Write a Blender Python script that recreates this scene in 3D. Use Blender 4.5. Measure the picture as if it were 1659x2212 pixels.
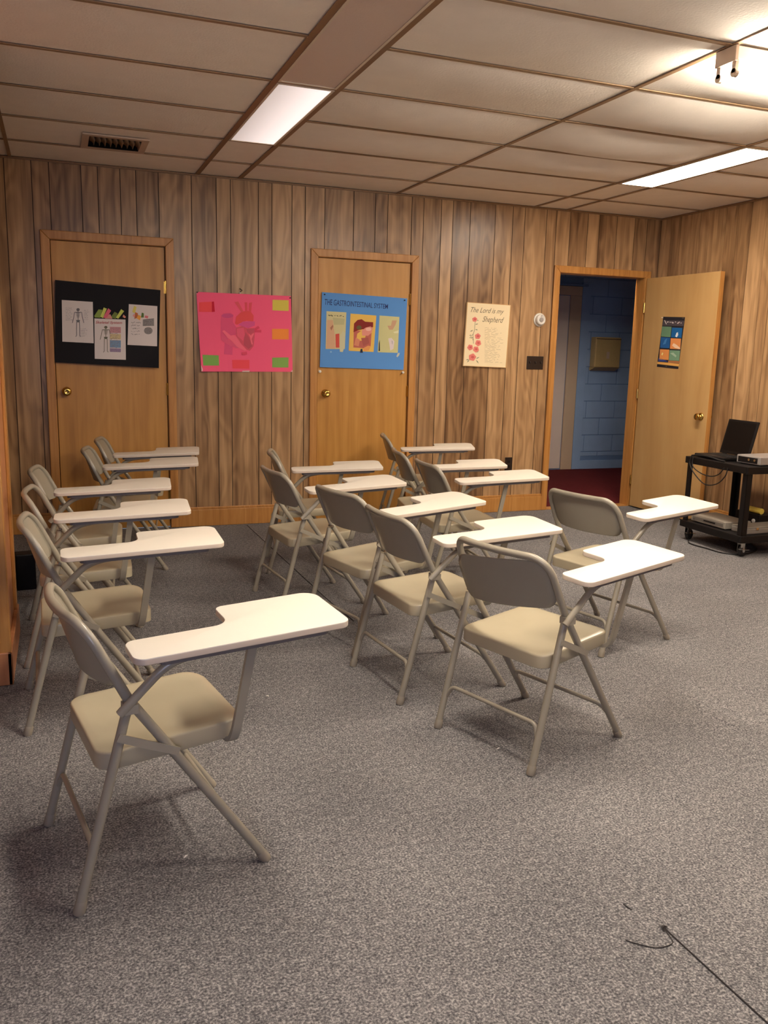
import bpy, math, random
import numpy as np
from mathutils import Vector, Matrix

random.seed(7)
for o in list(bpy.data.objects): bpy.data.objects.remove(o)
scene = bpy.context.scene
COL = scene.collection

# ------------------------------------------------------------------ camera
F_PX, YAW, PITCH, ROLL, CAM_H = 1840.87, 0.365846, -0.184987, 0.025569, 1.33577
def make_camera():
    cy, sy, cp, sp = math.cos(YAW), math.sin(YAW), math.cos(PITCH), math.sin(PITCH)
    f = Vector((sy*cp, cy*cp, sp)); r = Vector((cy, -sy, 0)); u = r.cross(f)
    cr, sr = math.cos(ROLL), math.sin(ROLL)
    r2 = cr*r + sr*u; u2 = -sr*r + cr*u
    cam = bpy.data.cameras.new('camera'); o = bpy.data.objects.new('camera', cam); COL.objects.link(o)
    cam.sensor_fit = 'VERTICAL'; cam.sensor_height = 36.0; cam.sensor_width = 27.0
    cam.lens = 36.0*F_PX/2212.0; cam.clip_start = 0.05; cam.clip_end = 60
    M = Matrix((r2, u2, -f)).transposed().to_4x4(); M.translation = (0, 0, CAM_H)
    o.matrix_world = M
    scene.camera = o
make_camera()

# ------------------------------------------------------------------ world, exposure, daylight
w = bpy.data.worlds.new('world'); scene.world = w; w.use_nodes = True
w.node_tree.nodes['Background'].inputs[0].default_value = (0.75, 0.85, 1.0, 1)
w.node_tree.nodes['Background'].inputs[1].default_value = 0.15
vs = scene.view_settings
vs.view_transform = 'Standard'; vs.look = 'None'; vs.gamma = 1.0; vs.use_curve_mapping = False
EXPO = 0.58
vs.exposure = EXPO
LAMP = 27.0            # radiance of the lit fluorescent tubes
DIM = 0.46            # radiance of the failing fixture
DAY = 25.0            # daylight through the window behind the camera (watts)
WARM = (1.0, 0.885, 0.74)
ld = bpy.data.lights.new('daylight', 'AREA'); ld.shape = 'RECTANGLE'; ld.size = 1.1; ld.size_y = 1.05
ld.energy = DAY; ld.color = (0.52, 0.64, 1.0)
lo = bpy.data.objects.new('daylight', ld); COL.objects.link(lo)
lo.location = (-0.45, -1.66, 1.50); lo.rotation_euler = (math.radians(90), 0, 0)   # shines along +Y

# ------------------------------------------------------------------ dimensions (metres)
D, XR, H = 6.4513, 5.0054, 2.544      # back wall, right wall, ceiling
XL, YF = -1.25, -1.60                 # left wall, wall behind the camera
T = 0.6096

# ------------------------------------------------------------------ mesh helpers
class MB:
    def __init__(s): s.v = []; s.f = []; s.m = []
    def add(s, vs, fs, mi=0):
        b = len(s.v); s.v += [tuple(p) for p in vs]
        for f in fs: s.f.append(tuple(b+i for i in f)); s.m.append(mi)
        return s
    def box(s, x0, x1, y0, y1, z0, z1, mi=0):
        v = [(x, y, z) for z in (z0, z1) for y in (y0, y1) for x in (x0, x1)]
        return s.add(v, [(0,2,3,1),(4,5,7,6),(0,1,5,4),(2,6,7,3),(0,4,6,2),(1,3,7,5)], mi)
    def tube(s, path, r, n=10, caps=True, mi=0):
        P = [Vector(p) for p in path]; rings = []; N = len(P)
        rr = r if isinstance(r, (list, tuple)) else [r]*N
        t0 = (P[1]-P[0]).normalized()
        a = Vector((0,0,1)) if abs(t0.z) < .9 else Vector((1,0,0))
        nrm = (a - t0*a.dot(t0)).normalized()
        for i in range(N):
            if i == 0: t = (P[1]-P[0]).normalized()
            elif i == N-1: t = (P[-1]-P[-2]).normalized()
            else: t = ((P[i+1]-P[i]).normalized()+(P[i]-P[i-1]).normalized()).normalized()
            nrm = (nrm - t*nrm.dot(t)).normalized(); b = t.cross(nrm)
            rings.append([P[i]+rr[i]*(math.cos(2*math.pi*k/n)*nrm+math.sin(2*math.pi*k/n)*b) for k in range(n)])
        v = [p for q in rings for p in q]; f = []
        for i in range(N-1):
            for k in range(n): f.append((i*n+k, i*n+(k+1)%n, (i+1)*n+(k+1)%n, (i+1)*n+k))
        if caps: f.append(tuple(range(n-1, -1, -1))); f.append(tuple((N-1)*n+k for k in range(n)))
        return s.add(v, f, mi)
    def bar(s, a, b, w, h, up=(0,0,1), mi=0):          # rectangular bar a->b; w across, h along 'up'
        a, b = Vector(a), Vector(b); t = (b-a).normalized(); u = Vector(up); sd = t.cross(u).normalized(); u = sd.cross(t)
        v = []
        for p in (a, b):
            for i, j in ((-1,-1),(1,-1),(1,1),(-1,1)): v.append(p+sd*(w/2*i)+u*(h/2*j))
        return s.add(v, [(3,2,1,0),(4,5,6,7),(0,1,5,4),(1,2,6,5),(2,3,7,6),(3,0,4,7)], mi)
    def prism(s, out, z0, z1, mi=0):                   # outline (x,y) ccw, z may be callables
        n = len(out); g0 = z0 if callable(z0) else (lambda x, y: z0); g1 = z1 if callable(z1) else (lambda x, y: z1)
        v = [(x, y, g0(x, y)) for x, y in out]+[(x, y, g1(x, y)) for x, y in out]
        f = [tuple(range(n-1, -1, -1)), tuple(range(n, 2*n))]+[(i, (i+1)%n, n+(i+1)%n, n+i) for i in range(n)]
        return s.add(v, f, mi)
    def lathe(s, prof, n=24, M=None, mi=0):            # profile (r, z) about z, then M
        v = []; f = []; m = len(prof)
        for k in range(n):
            a = 2*math.pi*k/n
            for r, z in prof:
                p = Vector((r*math.cos(a), r*math.sin(a), z)); v.append(M @ p if M else p)
        for k in range(n):
            for i in range(m-1):
                a, b = k*m+i, ((k+1) % n)*m+i; f.append((a, b, b+1, a+1))
        return s.add(v, f, mi)
    def loops(s, rings, cap0=True, cap1=True, mi=0):
        n = len(rings[0]); v = [p for r in rings for p in r]; f = []
        for i in range(len(rings)-1):
            for k in range(n): f.append((i*n+k, i*n+(k+1) % n, (i+1)*n+(k+1) % n, (i+1)*n+k))
        if cap0: f.append(tuple(range(n-1, -1, -1)))
        if cap1: f.append(tuple((len(rings)-1)*n+k for k in range(n)))
        return s.add(v, f, mi)
    def mesh(s, name):
        me = bpy.data.meshes.new(name); me.from_pydata(s.v, [], s.f); me.update(); return me
    def build(s, name, mat, parent=None, smooth=False, bevel=0, seg=2, **tags):
        me = s.mesh(name); o = bpy.data.objects.new(name, me); COL.objects.link(o)
        mats = mat if isinstance(mat, (list, tuple)) else [mat]
        for m in mats: me.materials.append(m)
        for p, mi in zip(me.polygons, s.m):
            p.material_index = mi; p.use_smooth = bool(smooth)
        if smooth == 'auto': me.set_sharp_from_angle(angle=math.radians(38))
        if bevel:
            b = o.modifiers.new('bevel', 'BEVEL'); b.width = bevel; b.segments = seg; b.limit_method = 'ANGLE'; b.angle_limit = math.radians(40)
        if parent is not None: o.parent = parent
        for k, val in tags.items(): o[k] = val
        return o
def thing(name, label, cat, loc=(0,0,0), rz=0, group=None):
    o = bpy.data.objects.new(name, None); COL.objects.link(o); o.empty_display_size = .1
    o.location = loc; o.rotation_euler = (0, 0, rz); o['label'] = label; o['category'] = cat
    if group: o['group'] = group
    return o
def copy_tree(o, parent=None):
    c = o.copy(); COL.objects.link(c); c.parent = parent
    for ch in list(o.children): copy_tree(ch, c)
    return c
def round_poly(pts, radii, n=6):                       # 2D polygon with rounded corners (convex or concave)
    out = []; m = len(pts)
    for i in range(m):
        p = Vector(pts[i]); a = Vector(pts[i-1])-p; b = Vector(pts[(i+1) % m])-p
        r = radii[i]
        if r <= 0: out.append(tuple(p)); continue
        la, lb = a.length, b.length; a.normalize(); b.normalize()
        ang = a.angle(b); d = min(r/math.tan(ang/2), la*.49, lb*.49); r = d*math.tan(ang/2)
        c = p+(a+b).normalized()*(r/math.sin(ang/2))
        s0 = p+a*d-c; s1 = p+b*d-c
        a0 = math.atan2(s0.y, s0.x); da = math.atan2(s1.y, s1.x)-a0
        while da > math.pi: da -= 2*math.pi
        while da < -math.pi: da += 2*math.pi
        for k in range(n+1): out.append((c.x+r*math.cos(a0+da*k/n), c.y+r*math.sin(a0+da*k/n)))
    return out
def smooth_path(pts, n=5, rad=.04):                    # 3D polyline with filleted corners
    P = [Vector(p) for p in pts]; out = [P[0]]
    for i in range(1, len(P)-1):
        a, b = P[i-1]-P[i], P[i+1]-P[i]; d = min(rad, a.length*.48, b.length*.48)
        q0, q1 = P[i]+a.normalized()*d, P[i]+b.normalized()*d
        for k in range(n+1):
            t = k/n; out.append((1-t)**2*q0+2*t*(1-t)*P[i]+t*t*q1)
    out.append(P[-1]); return out
def spline(pts, n=6):
    P = [Vector(p) for p in pts]; P = [P[0]*2-P[1]]+P+[P[-1]*2-P[-2]]; out = []
    for i in range(1, len(P)-2):
        for k in range(n):
            t = k/n; a, b, c, d = P[i-1], P[i], P[i+1], P[i+2]
            out.append(.5*((2*b)+(c-a)*t+(2*a-5*b+4*c-d)*t*t+(3*b-a-3*c+d)*t**3))
    out.append(P[-2]); return out

# ------------------------------------------------------------------ materials
def srgb(r, g, b):
    f = lambda c: (c/255/12.92) if c/255 <= .04045 else ((c/255+.055)/1.055)**2.4
    return (f(r), f(g), f(b), 1)
def new_mat(name):
    m = bpy.data.materials.new(name); m.use_nodes = True
    return m, m.node_tree.nodes, m.node_tree.links, m.node_tree.nodes['Principled BSDF']
def plain(name, col, rough=.5, metal=0, spec=.5, noise=0, nscale=40, bump=0, bscale=200, coat=0):
    m, N, L, B = new_mat(name)
    B.inputs['Base Color'].default_value = col; B.inputs['Roughness'].default_value = rough
    B.inputs['Metallic'].default_value = metal; B.inputs['Specular IOR Level'].default_value = spec
    if coat: B.inputs['Coat Weight'].default_value = coat; B.inputs['Coat Roughness'].default_value = .2
    g = N.new('ShaderNodeTexCoord')
    if noise:
        t = N.new('ShaderNodeTexNoise'); t.inputs['Scale'].default_value = nscale; t.inputs['Detail'].default_value = 4
        L.new(g.outputs['Object'], t.inputs['Vector'])
        mx = N.new('ShaderNodeMix'); mx.data_type = 'RGBA'
        k = 1-noise; mx.inputs['A'].default_value = (col[0]*k, col[1]*k, col[2]*k, 1)
        k = 1+noise; mx.inputs['B'].default_value = (min(1, col[0]*k), min(1, col[1]*k), min(1, col[2]*k), 1)
        L.new(t.outputs['Fac'], mx.inputs['Factor']); L.new(mx.outputs['Result'], B.inputs['Base Color'])
    if bump:
        t = N.new('ShaderNodeTexNoise'); t.inputs['Scale'].default_value = bscale; t.inputs['Detail'].default_value = 3
        L.new(g.outputs['Object'], t.inputs['Vector'])
        bp = N.new('ShaderNodeBump'); bp.inputs['Strength'].default_value = bump; bp.inputs['Distance'].default_value = .003
        L.new(t.outputs['Fac'], bp.inputs['Height']); L.new(bp.outputs['Normal'], B.inputs['Normal'])
    return m
def emit(name, col, strength):
    m, N, L, B = new_mat(name)
    B.inputs['Base Color'].default_value = (.8, .8, .8, 1)
    B.inputs['Emission Color'].default_value = (*col[:3], 1); B.inputs['Emission Strength'].default_value = strength
    return m
def wood(name, dark, mid, light, gx=28, gz=1.1, rough=.4, rnd=.5, vary=.35, figure=.5, spec=.5):
    """vertical grain; world position, shifted per object so that each board has its own figure"""
    m, N, L, B = new_mat(name)
    geo = N.new('ShaderNodeNewGeometry'); info = N.new('ShaderNodeObjectInfo')
    sep = N.new('ShaderNodeSeparateXYZ'); L.new(geo.outputs['Position'], sep.inputs[0])
    add = N.new('ShaderNodeMath'); add.operation = 'ADD'; L.new(sep.outputs['X'], add.inputs[0]); L.new(sep.outputs['Y'], add.inputs[1])
    rz = N.new('ShaderNodeMath'); rz.operation = 'MULTIPLY'; rz.inputs[1].default_value = 37*rnd; L.new(info.outputs['Random'], rz.inputs[0])
    z2 = N.new('ShaderNodeMath'); z2.operation = 'ADD'; L.new(sep.outputs['Z'], z2.inputs[0]); L.new(rz.outputs[0], z2.inputs[1])
    cmb = N.new('ShaderNodeCombineXYZ'); L.new(add.outputs[0], cmb.inputs['X']); L.new(rz.outputs[0], cmb.inputs['Y']); L.new(z2.outputs[0], cmb.inputs['Z'])
    def mapped(sx, sz):
        mp = N.new('ShaderNodeMapping'); mp.inputs['Scale'].default_value = (sx, 1, sz); L.new(cmb.outputs[0], mp.inputs['Vector']); return mp.outputs[0]
    n1 = N.new('ShaderNodeTexNoise'); n1.inputs['Scale'].default_value = 1; n1.inputs['Detail'].default_value = 5; n1.inputs['Distortion'].default_value = .6
    L.new(mapped(gx, gz), n1.inputs['Vector'])
    n2 = N.new('ShaderNodeTexNoise'); n2.inputs['Scale'].default_value = 1; n2.inputs['Detail'].default_value = 3; n2.inputs['Roughness'].default_value = .7
    L.new(mapped(gx*7, gz*3), n2.inputs['Vector'])
    wv = N.new('ShaderNodeTexNoise'); wv.inputs['Scale'].default_value = 1; wv.inputs['Detail'].default_value = 1
    L.new(mapped(gx*.38, gz*1.9), wv.inputs['Vector'])
    ml = N.new('ShaderNodeMath'); ml.operation = 'MULTIPLY'; ml.inputs[1].default_value = 9; L.new(wv.outputs['Fac'], ml.inputs[0])
    sn = N.new('ShaderNodeMath'); sn.operation = 'SINE'; m2 = N.new('ShaderNodeMath'); m2.operation = 'MULTIPLY'; m2.inputs[1].default_value = 4.0
    L.new(ml.outputs[0], m2.inputs[0]); L.new(m2.outputs[0], sn.inputs[0])
    c1 = N.new('ShaderNodeMath'); c1.operation = 'MULTIPLY_ADD'; c1.inputs[1].default_value = .09*figure; L.new(sn.outputs[0], c1.inputs[0]); L.new(n1.outputs['Fac'], c1.inputs[2])
    c2 = N.new('ShaderNodeMath'); c2.operation = 'MULTIPLY_ADD'; c2.inputs[1].default_value = .21; L.new(n2.outputs['Fac'], c2.inputs[0]); L.new(c1.outputs[0], c2.inputs[2])
    rv = N.new('ShaderNodeMath'); rv.operation = 'MULTIPLY_ADD'; rv.inputs[1].default_value = vary; rv.inputs[2].default_value = -vary/2-.08
    L.new(info.outputs['Random'], rv.inputs[0])
    c3 = N.new('ShaderNodeMath'); c3.operation = 'ADD'; L.new(c2.outputs[0], c3.inputs[0]); L.new(rv.outputs[0], c3.inputs[1])
    rp = N.new('ShaderNodeValToRGB'); e = rp.color_ramp.elements
    e[0].position = .18; e[0].color = dark; e[1].position = .82; e[1].color = light
    k = e.new(.48); k.color = mid
    L.new(c3.outputs[0], rp.inputs[0]); L.new(rp.outputs[0], B.inputs['Base Color'])
    B.inputs['Roughness'].default_value = rough; B.inputs['Specular IOR Level'].default_value = spec
    bp = N.new('ShaderNodeBump'); bp.inputs['Strength'].default_value = .05; bp.inputs['Distance'].default_value = .002
    L.new(n2.outputs['Fac'], bp.inputs['Height']); L.new(bp.outputs['Normal'], B.inputs['Normal'])
    return m
def carpet_mat(name, c0, c1, c2, scale=260):
    m, N, L, B = new_mat(name)
    geo = N.new('ShaderNodeNewGeometry')
    def noise(s, d, r=.6):
        t = N.new('ShaderNodeTexNoise'); t.inputs['Scale'].default_value = s; t.inputs['Detail'].default_value = d; t.inputs['Roughness'].default_value = r
        L.new(geo.outputs['Position'], t.inputs['Vector']); return t.outputs['Fac']
    a = noise(scale, 2, .65); b = noise(scale*.28, 2); c = noise(2.2, 3)
    s1 = N.new('ShaderNodeMath'); s1.operation = 'MULTIPLY_ADD'; s1.inputs[1].default_value = .30; L.new(b, s1.inputs[0]); L.new(a, s1.inputs[2])
    s2 = N.new('ShaderNodeMath'); s2.operation = 'MULTIPLY_ADD'; s2.inputs[1].default_value = .12; L.new(c, s2.inputs[0]); L.new(s1.outputs[0], s2.inputs[2])
    rp = N.new('ShaderNodeValToRGB'); e = rp.color_ramp.elements
    e[0].position = .50; e[0].color = c0; e[1].position = .93; e[1].color = c2
    k = e.new(.70); k.color = c1
    L.new(s2.outputs[0], rp.inputs[0]); L.new(rp.outputs[0], B.inputs['Base Color'])
    B.inputs['Roughness'].default_value = .95; B.inputs['Specular IOR Level'].default_value = .1
    bp = N.new('ShaderNodeBump'); bp.inputs['Strength'].default_value = .55; bp.inputs['Distance'].default_value = .004
    L.new(s1.outputs[0], bp.inputs['Height']); L.new(bp.outputs['Normal'], B.inputs['Normal'])
    return m
M_panel = wood('panelling', srgb(104, 74, 48), srgb(152, 116, 80), srgb(188, 150, 108), gx=22, gz=.9, rough=.33, vary=.30, figure=.9)
M_groove = plain('groove', srgb(52, 34, 22), .8)
M_door = wood('door_veneer', srgb(160, 108, 46), srgb(184, 130, 58), srgb(202, 148, 74), gx=16, gz=.7, rough=.42, vary=.05, figure=.5)
M_leaf = wood('door_veneer_pale', srgb(172, 132, 80), srgb(188, 148, 94), srgb(198, 160, 106), gx=7, gz=.8, rough=.4, vary=.02, figure=.25)
M_case = wood('casing_wood', srgb(150, 98, 46), srgb(180, 124, 62), srgb(198, 144, 80), gx=40, gz=1.5, rough=.4, vary=.12, figure=.3)
M_stub = wood('partition_wood', srgb(164, 104, 64), srgb(188, 124, 80), srgb(200, 140, 94), gx=20, gz=.9, rough=.4, vary=.05, figure=.4)
M_carpet = carpet_mat('carpet', srgb(62, 61, 63), srgb(108, 106, 107), srgb(172, 167, 164), 170)
M_maroon = carpet_mat('maroon_carpet', srgb(70, 22, 24), srgb(96, 32, 34), srgb(122, 48, 48))
M_tile = plain('ceiling_tile', srgb(247, 238, 226), .85, spec=.2, noise=.05, nscale=9, bump=.5, bscale=90)
M_tee = plain('tee_bar', srgb(150, 120, 88), .5, noise=.1)
M_teed = plain('tee_bar_brown', srgb(132, 98, 64), .45, noise=.1)
M_white = plain('white_enamel', srgb(225, 220, 208), .35)
M_fixedge = plain('fixture_frame', srgb(214, 200, 180), .4)
M_lensoff = plain('lens_unlit', srgb(212, 192, 180), .35, bump=.3, bscale=160)
M_lit = emit('lamp_lit', WARM, LAMP*2.4)
M_litB = emit('lamp_lit_rear', WARM, LAMP*1.7)   # own tube strength for the fixture behind the viewer
M_lens = emit('lens_lit', WARM, LAMP*1.45)
M_lens2 = emit('lens_lit_overhead', WARM, LAMP*1.3)  # kind new: panel above the viewer, with its own lens strength
M_dim = emit('lens_dim', (1.0, .86, .82), DIM)
def lens_glow_ramp(m):            # glow painted into the lens, stronger to the right as from one burning tube
    N, L = m.node_tree.nodes, m.node_tree.links; B = N['Principled BSDF']
    g = N.new('ShaderNodeTexCoord'); sp = N.new('ShaderNodeSeparateXYZ'); L.new(g.outputs['Object'], sp.inputs[0])
    r = N.new('ShaderNodeMapRange'); r.inputs['From Min'].default_value = -.13; r.inputs['From Max'].default_value = .09
    r.inputs['To Min'].default_value = DIM*.62; r.inputs['To Max'].default_value = DIM*1.5; L.new(sp.outputs['X'], r.inputs['Value'])
    L.new(r.outputs[0], B.inputs['Emission Strength'])
lens_glow_ramp(M_dim)
M_holder = plain('lampholder', srgb(196, 172, 150), .5)
M_black = plain('black_paint', srgb(17, 14, 14), .5, noise=.15, spec=.3)
M_blackrub = plain('black_rubber', srgb(22, 20, 20), .6)
M_plate = plain('brown_plate', srgb(36, 22, 14), .4)
M_brass = plain('brass', srgb(216, 178, 96), .2, metal=1)
M_chrome = plain('chrome', srgb(200, 196, 190), .18, metal=1)
M_paint = plain('chair_paint', srgb(154, 146, 130), .25, noise=.04, nscale=14, spec=.5)
M_seat = plain('seat_paint', srgb(176, 165, 140), .27, noise=.05, nscale=8, spec=.5)
M_foot = plain('foot_cap', srgb(146, 136, 120), .6, noise=.08)
M_tab = plain('tablet_laminate', srgb(230, 222, 208), .38, noise=.015, nscale=20)
M_tabedge = plain('tablet_edge', srgb(206, 190, 172), .5)
M_under = plain('tablet_metal', srgb(112, 106, 104), .45)
M_blue = plain('blue_blockwork', srgb(150, 174, 206), .6, noise=.12, nscale=6, bump=.4, bscale=50)
M_bluem = plain('blue_mortar', srgb(112, 138, 176), .7)
M_halld = plain('hall_door', srgb(226, 206, 190), .5, noise=.06, nscale=5)
M_hallc = plain('hall_casing', srgb(206, 178, 148), .5, noise=.06, nscale=5)
M_wall2 = plain('plaster', srgb(190, 170, 145), .7)
M_ply = plain('dispenser', srgb(204, 172, 112), .5, noise=.08)
M_silver = plain('silver_case', srgb(176, 170, 166), .35, metal=.4)
M_yellow = plain('yellow', srgb(226, 196, 84), .5)
M_paper = plain('paper', srgb(226, 216, 212), .8, spec=.2)
M_thread = plain('dark_thread', srgb(44, 38, 36), .9)
M_lint = plain('lint', srgb(240, 236, 226), .8)
PAL = {}
def pal(r, g, b, rough=.75):
    k = (r, g, b, rough)
    if k not in PAL: PAL[k] = plain('print_%02x%02x%02x' % (r, g, b), srgb(r, g, b), rough, spec=.25)
    return PAL[k]

# ================================================================== STRUCTURE
S = dict(kind='structure')
# ---- floor
fl = MB().box(XL-.1, XR+.1, YF-.1, D+.02, -.1, 0).build('floor', M_carpet, **S)
hf = MB().box(3.2, 8.6, D+.02, 8.95, -.1, -.004).build('floor_hall', M_maroon, **S)
# carpet seam: a slit with frayed threads
def seam(pts, r=.0016): return MB().tube(spline(pts, 5), r, 5)
sp_ = [(1.301, 1.452, .001), (1.302, 1.40, .001), (1.306, 1.25, .001), (1.310, 1.10, .001), (1.312, .8, .001), (1.308, .3, .001)]
seam(sp_, .0022).build('carpet_seam', M_thread, fl)
seam([(1.318, 6.38, .0012), (1.322, 5.6, .0012), (1.326, 4.9, .0012), (1.330, 4.3, .0012), (1.345, 3.9, .0012)], .0022).build('carpet_seam', M_thread, fl)
seam([(1.298, 1.452, .003), (1.292, 1.425, .003), (1.286, 1.404, .002), (1.262, 1.398, .002), (1.235, 1.402, .002), (1.205, 1.425, .002), (1.185, 1.446, .002)], .0011).build('loose_thread', M_thread, fl)
fz = MB()
for k in range(16):
    a = random.uniform(0, 6.28); l = random.uniform(.006, .016)
    fz.tube([(1.300, 1.452, .001), (1.300+l*.5*math.cos(a), 1.452+l*.5*math.sin(a), .006), (1.300+l*math.cos(a), 1.452+l*math.sin(a), .002)], .0008, 4)
fz.build('frayed_tuft', M_thread, fl, kind='stuff')
seam([(1.262, 1.560, .002), (1.265, 1.545, .002), (1.268, 1.535, .002)], .0012).build('loose_thread', M_thread, fl)
# rucks in the carpet near the cart
for (x, y, a, l, h_) in ((2.30, 2.36, 1.62, .30, .007), (2.235, 2.345, 1.55, .14, .005), (2.40, 2.40, 1.45, .34, .006), (2.33, 2.56, 1.1, .22, .004), (2.52, 2.34, 1.5, .30, .005), (2.62, 2.62, 1.3, .30, .004), (2.45, 2.66, 1.2, .22, .004)):
    b = MB(); v = []; f = []; nu, nv = 12, 8; ca, sa = math.cos(a), math.sin(a)
    for i in range(nu+1):
        for j in range(nv+1):
            s_, t_ = -1+2*i/nu, -1+2*j/nv
            z = h_*(math.cos(math.pi*s_)+1)/2*(math.cos(math.pi*t_)+1)/2
            px, py = s_*l/2, t_*.028+.01*math.sin(s_*2.4)
            v.append((x+px*ca-py*sa, y+px*sa+py*ca, z+.0004))
    for i in range(nu):
        for j in range(nv): q = i*(nv+1)+j; f.append((q, q+nv+1, q+nv+2, q+1))
    b.add(v, f).build('carpet_ruck', M_carpet, fl, smooth=True)

# ---- back wall with panelling boards
OPEN = [(-.012, .752, 2.034), (1.885, 2.649, 2.034), (4.008, 4.868, 2.034)]   # door openings (x0, x1, top)
CW = .058
def slab_x(y0, y1, mat, name, x0=XL-.1, x1=XR+.1):
    b = MB(); x = x0
    for a, c, t in OPEN:
        b.box(x, a-.02, y0, y1, 0, H+.1); b.box(a-.02, c+.02, y0, y1, t+.02, H+.1); x = c+.02
    b.box(x, x1, y0, y1, 0, H+.1)
    return b.build(name, mat, **S)
wall_back = slab_x(D+.004, D+.10, M_groove, 'wall_back')
G = [XL, -1.22, -1.12, -.97, -.77, -.67, -.57, -.42, -.274, -.107, .003, .206, .313, .460, .565, .717, .944, 1.120, 1.222, 1.426, 1.527, 1.679, 1.781, 1.933, 2.162, 2.337, 2.440, 2.640, 2.742, 2.893, 2.995, 3.148, 3.373, 3.534, 3.646, 3.852, 3.945, 4.079, 4.252, 4.368, 4.546, 4.731, 4.86, XR]
def minus(a, b, holes):
    segs = [(a, b)]
    for h0, h1 in holes:
        nx = []
        for s0, s1 in segs:
            if h1 <= s0 or h0 >= s1: nx.append((s0, s1)); continue
            if h0 > s0: nx.append((s0, h0))
            if h1 < s1: nx.append((h1, s1))
        segs = nx
    return segs
GAP = .0028
for a, c in zip(G[:-1], G[1:]):
    b = MB(); yo = random.uniform(-.0008, .0008)
    top = OPEN[0][2]+.02
    for s0, s1 in minus(a+GAP, c-GAP, [(o[0]-.02, o[1]+.02) for o in OPEN]): 
        if s1-s0 > .004: b.box(s0, s1, D+yo, D+.004, 0, top)
    b.box(a+GAP, c-GAP, D+yo, D+.004, top, H)
    b.build('plank', M_panel, wall_back)
# ---- right wall
wall_right = MB().box(XR+.004, XR+.1, YF-.1, D+.1, 0, H+.1).build('wall_right', M_groove, **S)
y = D; GR = [D, 6.316, 6.19, 6.056, 5.95, 5.842, 5.656, 5.53, 5.385, 5.229]
pat = [.102, .152, .203, .102, .152, .102, .203, .10, .15]
k = 0
while GR[-1] > YF: GR.append(GR[-1]-pat[k % len(pat)]); k += 1
GR[-1] = YF
for a, c in zip(GR[:-1], GR[1:]):
    if a-c < .01: continue
    yo = random.uniform(-.0008, .0008)
    MB().box(XR+yo, XR+.004, c+GAP, a-GAP, 0, H).build('plank', M_panel, wall_right)
# ---- left wall, partition stub, wall behind camera with its window
MB().box(XL-.1, XL, YF-.1, D+.1, 0, H+.1).build('wall_left', M_panel, **S)
stub = MB().box(XL, -.232, 3.525, 4.19, 0, H).build('wall_partition', M_stub, **S)
MB().box(-.30, -.217, 3.512, 3.56, .10, H).build('trim_1', M_case, bevel=.003, **S)
MB().box(-.232, -.220, 4.10, 4.195, .10, H).build('trim_2', M_case, bevel=.003, **S)
MB().box(XL, -.214, 3.505, 3.525, 0, .135).box(-.232, -.214, 3.505, 4.20, 0, .135).build('baseboard_partition', M_stub, bevel=.004, **S)
WX0, WX1, WZ0, WZ1 = -1.0, .1, .95, 2.05
wf = MB(); wf.box(XL-.1, WX0, YF-.1, YF, 0, H+.1).box(WX1, XR+.1, YF-.1, YF, 0, H+.1).box(WX0, WX1, YF-.1, YF, 0, WZ0).box(WX0, WX1, YF-.1, YF, WZ1, H+.1)
wf.build('wall_front', M_panel, **S)
wb = MB().box(WX0-.06, WX0, YF-.02, YF+.015, WZ0-.06, WZ1+.06).box(WX1, WX1+.06, YF-.02, YF+.015, WZ0-.06, WZ1+.06).box(WX0, WX1, YF-.02, YF+.015, WZ1, WZ1+.06).box(WX0, WX1, YF-.02, YF+.03, WZ0-.06, WZ0)
wb.box((WX0+WX1)/2-.015, (WX0+WX1)/2+.015, YF-.04, YF-.01, WZ0, WZ1)
wb.build('window_1', M_case, **S)
# ---- baseboards on back wall
bb = MB()
for a, c in ((XL, -.071), (.811, 1.827), (2.708, 3.950)):
    o = MB().box(a, c, D-.016, D, 0, .128).box(a, c, D-.010, D, .128, .146)
    o.build('baseboard_back', M_case, bevel=.004, **S)
MB().box(4.928, XR, D-.016, D, 0, .146).build('baseboard_back', M_case, bevel=.004, **S)
MB().box(XR-.016, XR, YF, D-.016, 0, .128).box(XR-.010, XR, YF, D-.016, .128, .146).build('baseboard_right', M_case, bevel=.004, **S)
# brown strips painted in for the shadow gap where panelling meets ceiling
MB().box(XL, XR, D-.012, D, H-.012, H).build('shadow_strip_back', M_teed, **S)
MB().box(XR-.012, XR, YF, D-.012, H-.012, H).build('shadow_strip_right', M_teed, **S)

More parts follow.
